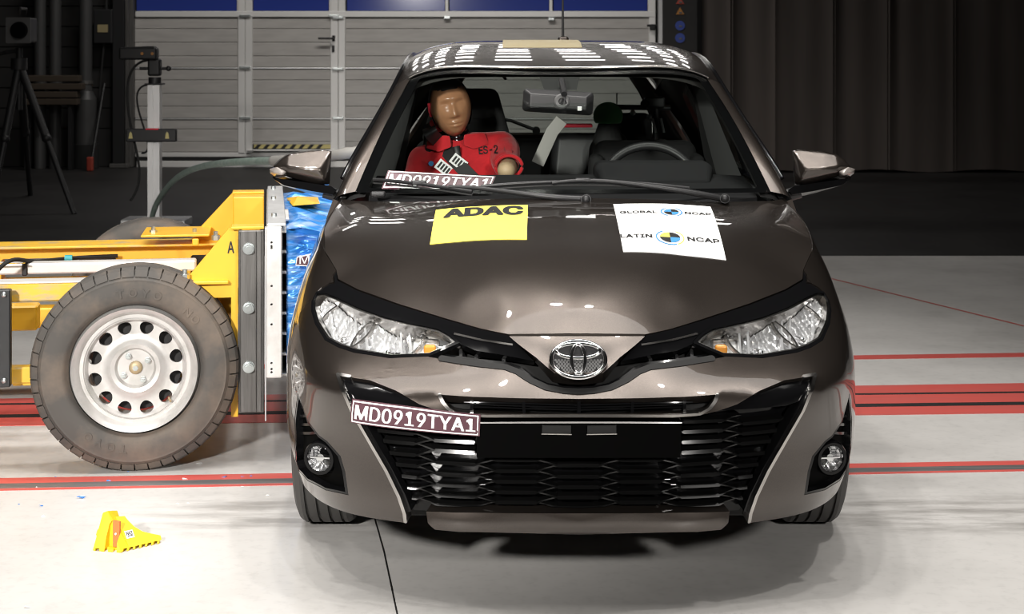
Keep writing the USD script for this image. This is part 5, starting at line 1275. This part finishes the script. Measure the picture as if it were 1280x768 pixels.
obj('screw', cyl(sc_, sc_ + fr_n * .003, .003, 12), 'sticker_white', ck)
# label on the flank
lb = fpt(.030, .034) + pn * .0008
def lab(g, lift, h_): 
    m = prism(g, h_); v_ = m.vertices; return trimesh.Trimesh(lb + v_[:, :1] * fdir + v_[:, 1:2] * upv + (v_[:, 2:] + lift) * pn, m.faces, process=False)
obj('label_sheet', lab(shapely.box(0, 0, .026, .024), 0, .001), 'sticker_white', ck)
obj('lettering', lab(fit_text('NRI', .003, .009, .023, .0205, True), .001, .0006), 'ink_black', ck)
obj('lettering', lab(shapely.box(.005, .006, .021, .008), .001, .0006), 'ink_black', ck)

# ================================================================== BACKGROUND EQUIPMENT
dS = 13.0
sx_ = X(193.5, dS)
stn = thing('sensor_stand', 'pale aluminium post with black sensors standing behind the yellow trolley', 'stand', (sx_, Yd(dS), 0))
def sp(name, m, mt_, sm=False, label=None): return obj(name, m, mt_, stn, sm, label)
prof_ = shapely.box(-.048, -.048, .048, .048).difference(unary_union([shapely.box(-.006, -.06, .006, -.036), shapely.box(-.006, .036, .006, .06), shapely.box(.036, -.006, .06, .006), shapely.box(-.06, -.006, -.036, .006)]))
m = prism(prof_, Z(106, dS) - .06); m.apply_translation((0, 0, .06)); sp('post', m, 'alu')
sp('foot', bx(-.24, .27, -.15, .15, 0, .065, .006), 'alu')
zb_ = Z(168.5, dS)
sp('sensor_bar', rbox((-.01, -.07, zb_), (.40, .06, .105), .012), 'gun_black', 40)
for q in (-.17, .12): sp('warning_mark', prism_xz([(q - .016, zb_ - .025), (q + .016, zb_ - .025), (q + .010, zb_ + .015), (q, zb_ + .03), (q - .010, zb_ + .015)], -.104, -.1005), 'hazard_yellow')
sp('red_strip', bx(-.05, .05, -.103, -.06, Z(161.5, dS), Z(160, dS), .001), 'red_trim')
zt = Z(106, dS)
sp('pan_head', cat([cyl((0, 0, zt), (0, 0, zt + .06), .05, 20), rbox((.0, 0, zt + .14), (.10, .10, .14), .02), cyl((-.12, 0, zt + .13), (.10, 0, zt + .13), .012, 10), sphere((.11, 0, zt + .13), .022, 2)]), 'gun_black', 40)
sp('top_plate', bx(-.07, .07, -.06, .06, zt, zt + .012, .003), 'gun_black')
sp('scanner', hull(np.vstack([rbox((-.12, -.03, zt + .25), (.30, .12, .10), .02).vertices, rbox((-.02, -.03, zt + .27), (.08, .1, .08), .02).vertices])), 'gun_black', 30)
for q in (-.08, .0): sp('scanner_lamp', cyl((q, -.09, zt + .25), (q, -.097, zt + .25), .012, 12), 'sign_amber', 40)
sp('cable', tube(spl([(-.02, 0, zt + .20), (-.18, 0, zt + .12), (-.22, 0, zt - .1), (-.17, .02, zt - .45), (-.13, .02, zt - .75), (-.20, .02, .2)], 40), .010, 8), 'black_matte', True)
sp('cable', tube(spl([(-.06, 0, zt + .0), (-.12, 0, zt - .03), (-.14, 0, zt - .15), (-.11, .02, zt - .55)], 30), .008, 8), 'black_matte', True)
# hose from the stand to the car
hs = thing('hose', 'grey-green hose rising from the stand and arching behind the trolley to the car', 'hose', (sx_ + .05, Yd(dS) - .3, 0)); HO = np.array([sx_ + .05, Yd(dS) - .3, 0])
hp = [(188, 292, 12.2), (191, 268, 12.0), (205, 240, 11.6), (222, 222, 11.0), (246, 210, 10.2), (280, 204, 9.3), (320, 201.5, 8.6), (362, 200, 8.0), (400, 196, 7.6), (445, 190, 7.3)]
hp = np.array([pix(*q) for q in hp] + [[-.58, 3.22, 1.0]]); hp[0, 2] = .015
obj('hose_pipe', tube(spl(hp, 120) - HO, .020, 12), 'cable_green', hs, True)
hs2 = spl(hp, 120)[92:]; obj('braided_sleeve', tube(hs2 - HO, .026 + .002 * np.sin(np.arange(len(hs2)) * 2.1), 12), 'belt_grey', hs, True, 'pale braided sleeve')

# tripod with camera, far left
dT = 14.2
tx_ = X(22, dT)
tpd = thing('tripod_camera', 'black video camera on a tall tripod in the dark left corner', 'camera', (tx_, Yd(dT), 0))
def q_(u, v, dd=0): return pix(u, v, dT + dd) - [tx_, Yd(dT), 0]
ap = q_(24, 80)
for u, v, dd in ((0, 205, -.3), (70, 205, -.2), (30, 150, .55)):
    f_ = q_(u, v, dd); f_ = ap + (f_ - ap) * (ap[2] / (ap[2] - f_[2])); mid_ = ap + (f_ - ap) * .5
    obj('leg', cat([cyl(ap, mid_, .035, 12), cyl(mid_, f_, .024, 12), sphere(mid_, .042, 2)]), 'gun_black', tpd, 40)
obj('centre_column', cat([cyl(ap - [0, 0, .4], ap + [0, 0, .14], .028, 14), cyl(ap - [0, 0, .05], ap + [0, 0, .05], .07, 20)]), 'gun_black', tpd, 40)
obj('pan_handle', tube([ap + [0, 0, .12], ap + [-.12, 0, .10], ap + [-.2, -.1, .07]], .016, 8), 'gun_black', tpd, 40)
cz = q_(28, 38)
obj('camera_body', rbox(cz, (.20, .22, .22), .02), 'gun_black', tpd, 40)
obj('front_ring', prism_xz(shapely.box(cz[0] - .095, cz[2] - .10, cz[0] + .095, cz[2] + .10).buffer(.012).difference(Point(cz[0] + .01, cz[2]).buffer(.075)), cz[1] - .125, cz[1] - .11), 'trim_grey', tpd, False, 'grey square front with round opening')
obj('lens', cyl(cz + [.01, -.16, 0], cz + [.01, -.05, 0], .07, 24), 'black_gloss', tpd, 40)
obj('top_handle', tube([cz + [0, -.08, .11], cz + [0, -.08, .19], cz + [0, .10, .19], cz + [0, .1, .11]], .016, 8), 'gun_black', tpd, 40)
# pipes up the back wall
for k, (u, r, v0, lab_) in enumerate(((50, .068, 215, 'dark grey vertical pipe nearest the tripod'), (69, .068, 214, 'dark grey vertical pipe second from the tripod'), (107, .075, 130, 'dark grey vertical pipe widening into a thick sleeve'))):
    pd = D0 - .25; p_ = thing('pipe', lab_, 'pipe', (X(u, pd), Yd(pd), 0))
    obj('pipe_run', cyl((0, 0, 0), (0, 0, 5.5), r, 24), 'pipe', p_, 40)
    if k == 2: obj('sleeve', cat([cyl((0, 0, .28), (0, 0, .80), .125, 24), cyl((0, 0, .80), (0, 0, .90), .125, 24, .08)]), 'pipe', p_, 40); obj('sleeve_foot', cyl((0, 0, 0), (0, 0, .28), .15, 24), 'black_matte', p_, 40)
    for z in (1.0, 2.2): obj('pipe_clip', lathe([(r, -.02), (r + .012, -.02), (r + .012, .02), (r, .02)], 24).apply_translation((0, 0, z)), 'steel_dark', p_, 40)
bxs = D0 - .2
sw_ = thing('switch_box', 'dark wall box with a yellowish label high beside the door', 'box', (X(130, bxs), Yd(bxs), Z(33, bxs)))
obj('case', rbox((0, 0, 0), (.22, .12, .40), .015), 'gun_black', sw_, 40)
obj('label_plate', bx(-.06, .06, -.066, -.06, -.07, .02, .002), 'roof_sticker', sw_); obj('conduit', tube(spl([(0, 0, -.2), (-.02, 0, -.4), (-.05, .02, -.7), (-.05, .02, -1.1)], 20), .014, 8), 'black_matte', sw_, True)
obj('conduit', cyl((.02, .03, .2), (.02, .03, 2.5), .016, 10), 'black_matte', sw_, 40)
tk = thing('door_side_column', 'black upright column at the left edge of the sectional door', 'column', (X(149, D0 - .15), Yd(D0 - .15), 0))
obj('column', bx(-.07, .07, -.05, .08, 0, 4.3, .008), 'gun_black', tk); obj('column_edge', bx(.075, .11, -.03, .05, 0, 4.3, .004), 'steel_dark', tk)
obj('column_foot', bx(-.10, .12, -.08, .08, 0, .05, .006), 'steel_dark', tk)
bm = thing('timber_stack', 'short dark timber beams on a wall rack behind the tripod', 'timber', (X(62, D0 - .45), Yd(D0 - .45), 0))
for k, (v, l_) in enumerate(((98, .36), (108, .40), (118, .34), (127, .34))):
    z = Z(v, D0 - .45); obj('beam', bx(-l_, l_, -.10, .06, z - .035, z + .035, .006), 'wood', bm)
for q in (-.25, .25): obj('rack_leg', bx(q - .02, q + .02, -.08, .05, 0, Z(131, D0 - .45), .003), 'gun_black', bm)
rd_ = thing('leaning_rod', 'thin black rod leaning on the back wall beside the thick pipe sleeve', 'rod', (X(121, D0 - .55), Yd(D0 - .55), 0))
obj('rod', cyl((-.05, -.1, 0), (-.02, .42, .98), .018, 10), 'gun_black', rd_, 40); obj('rod_foot', rbox((-.05, -.1, .08), (.07, .07, .16), .015), 'sign_red', rd_, 40)
# ceiling lamp banks of the hall
GY = [7.3, 8.1, 8.9, 9.8, 10.8, 11.9, 13.0]
def bank(name, lab_, ctr, xs_, ys_, size, tilt, glow='lamp_glow'):
    b = thing(name, lab_, 'lamp rig', ctr)
    for x_ in xs_:
        for y_ in ys_:
            lm = holder('floodlight', b)
            hs_ = bx(-size[0] / 2 - .02, size[0] / 2 + .02, -size[1] / 2 - .02, size[1] / 2 + .02, .004, .06, .008); gl_ = trimesh.creation.box((size[0], size[1], .004))
            for nm, m_, mt_ in (('housing', hs_, 'lamp_housing'), ('lamp_face', gl_, glow)):
                obj(nm, xf(m_, (x_, y_, 0), rx=tilt), mt_, lm)
    for y_ in ys_: obj('truss_bar', cyl((min(xs_) - .4, y_, .14), (max(xs_) + .4, y_, .14), .03, 10), 'steel_dark', b, 40)
    for x_ in (min(xs_), max(xs_)):
        obj('truss_rail', cyl((x_, min(ys_) - .3, .20), (x_, max(ys_) + .3, .20), .03, 10), 'steel_dark', b, 40)
        for y_ in (min(ys_), max(ys_)): obj('hanger', cyl((x_, y_, .2), (x_, y_, 8.0 - ctr[2]), .015, 8), 'steel_dark', b, 40)
    return b
bank('lamp_rig', 'overhead rig of small floodlights hung behind the car', (0, 10.2, 4.1), np.linspace(-2.2, 2.2, 9), np.array(GY) - 10.2, (.30, .13), -52)
# foil chips and specks on the floor
def flake(k, sz):
    r_ = np.random.default_rng(k); p_ = r_.uniform(-1, 1, (7, 3)) * [sz, sz * .6, sz * .25]; m = hull(p_); m.apply_translation((0, 0, -m.bounds[0, 2])); return m
big = thing('foil_flake', 'largest blue foil flake, on the floor left above the chock', 'debris', floor_pt(101.5, 623)); obj('chip', flake(3, .018), 'flake_blue', big); obj('chip_edge', flake(4, .010).apply_translation((.004, 0, .006)), 'flake_white', big)
for k, (u, v, blue, where) in enumerate([(24, 631, 1, 'on the pale floor at the far left edge'), (51, 633, 1, 'just left of the largest flake'), (53, 646, 0, 'left of the chock near the floor edge'),
        (70, 597, 1, 'on the red stripe left of the big wheel'), (123, 603, 0, 'on the grey rail below the big wheel, left one'), (136, 602, 1, 'on the red stripe right under the big wheel'), (118, 601, 1, 'on the red stripe under the wheel, left one'),
        (150, 588, 0, 'touching the foot of the big tyre'), (280, 597, 1, 'on the red stripe right of the big wheel'), (303, 597, 1, 'on the red stripe close to the car, left of a pair'), (313, 596, 1, 'on the red stripe close to the car, right of a pair'),
        (232, 600, 0, 'on the red stripe right of the big tyre'), (303, 609, 0, 'below the red stripe close to the car'), (46, 610, 0, 'below the red stripe at the far left'), (248, 580, 0, 'on the floor right of the tyre foot'),
        (222, 630, 0, 'behind the chock, left of a pair'), (236, 630, 0, 'behind the chock, right of a pair'), (35, 760, 0, 'in the bottom left corner of the floor'), (160, 590, 1, 'right of the white speck at the tyre foot'), (335, 620, 0, 'on the tyre smear beside the car')]):
    tag(obj('foil_flake', flake(20 + k, .006 + .003 * (k % 3)).apply_translation(floor_pt(u, v)), 'flake_blue' if blue else 'flake_white'),
        ('tiny blue foil flake ' if blue else 'tiny white speck of debris ') + where, 'debris', 'tiny blue flakes' if blue else 'tiny white specks')
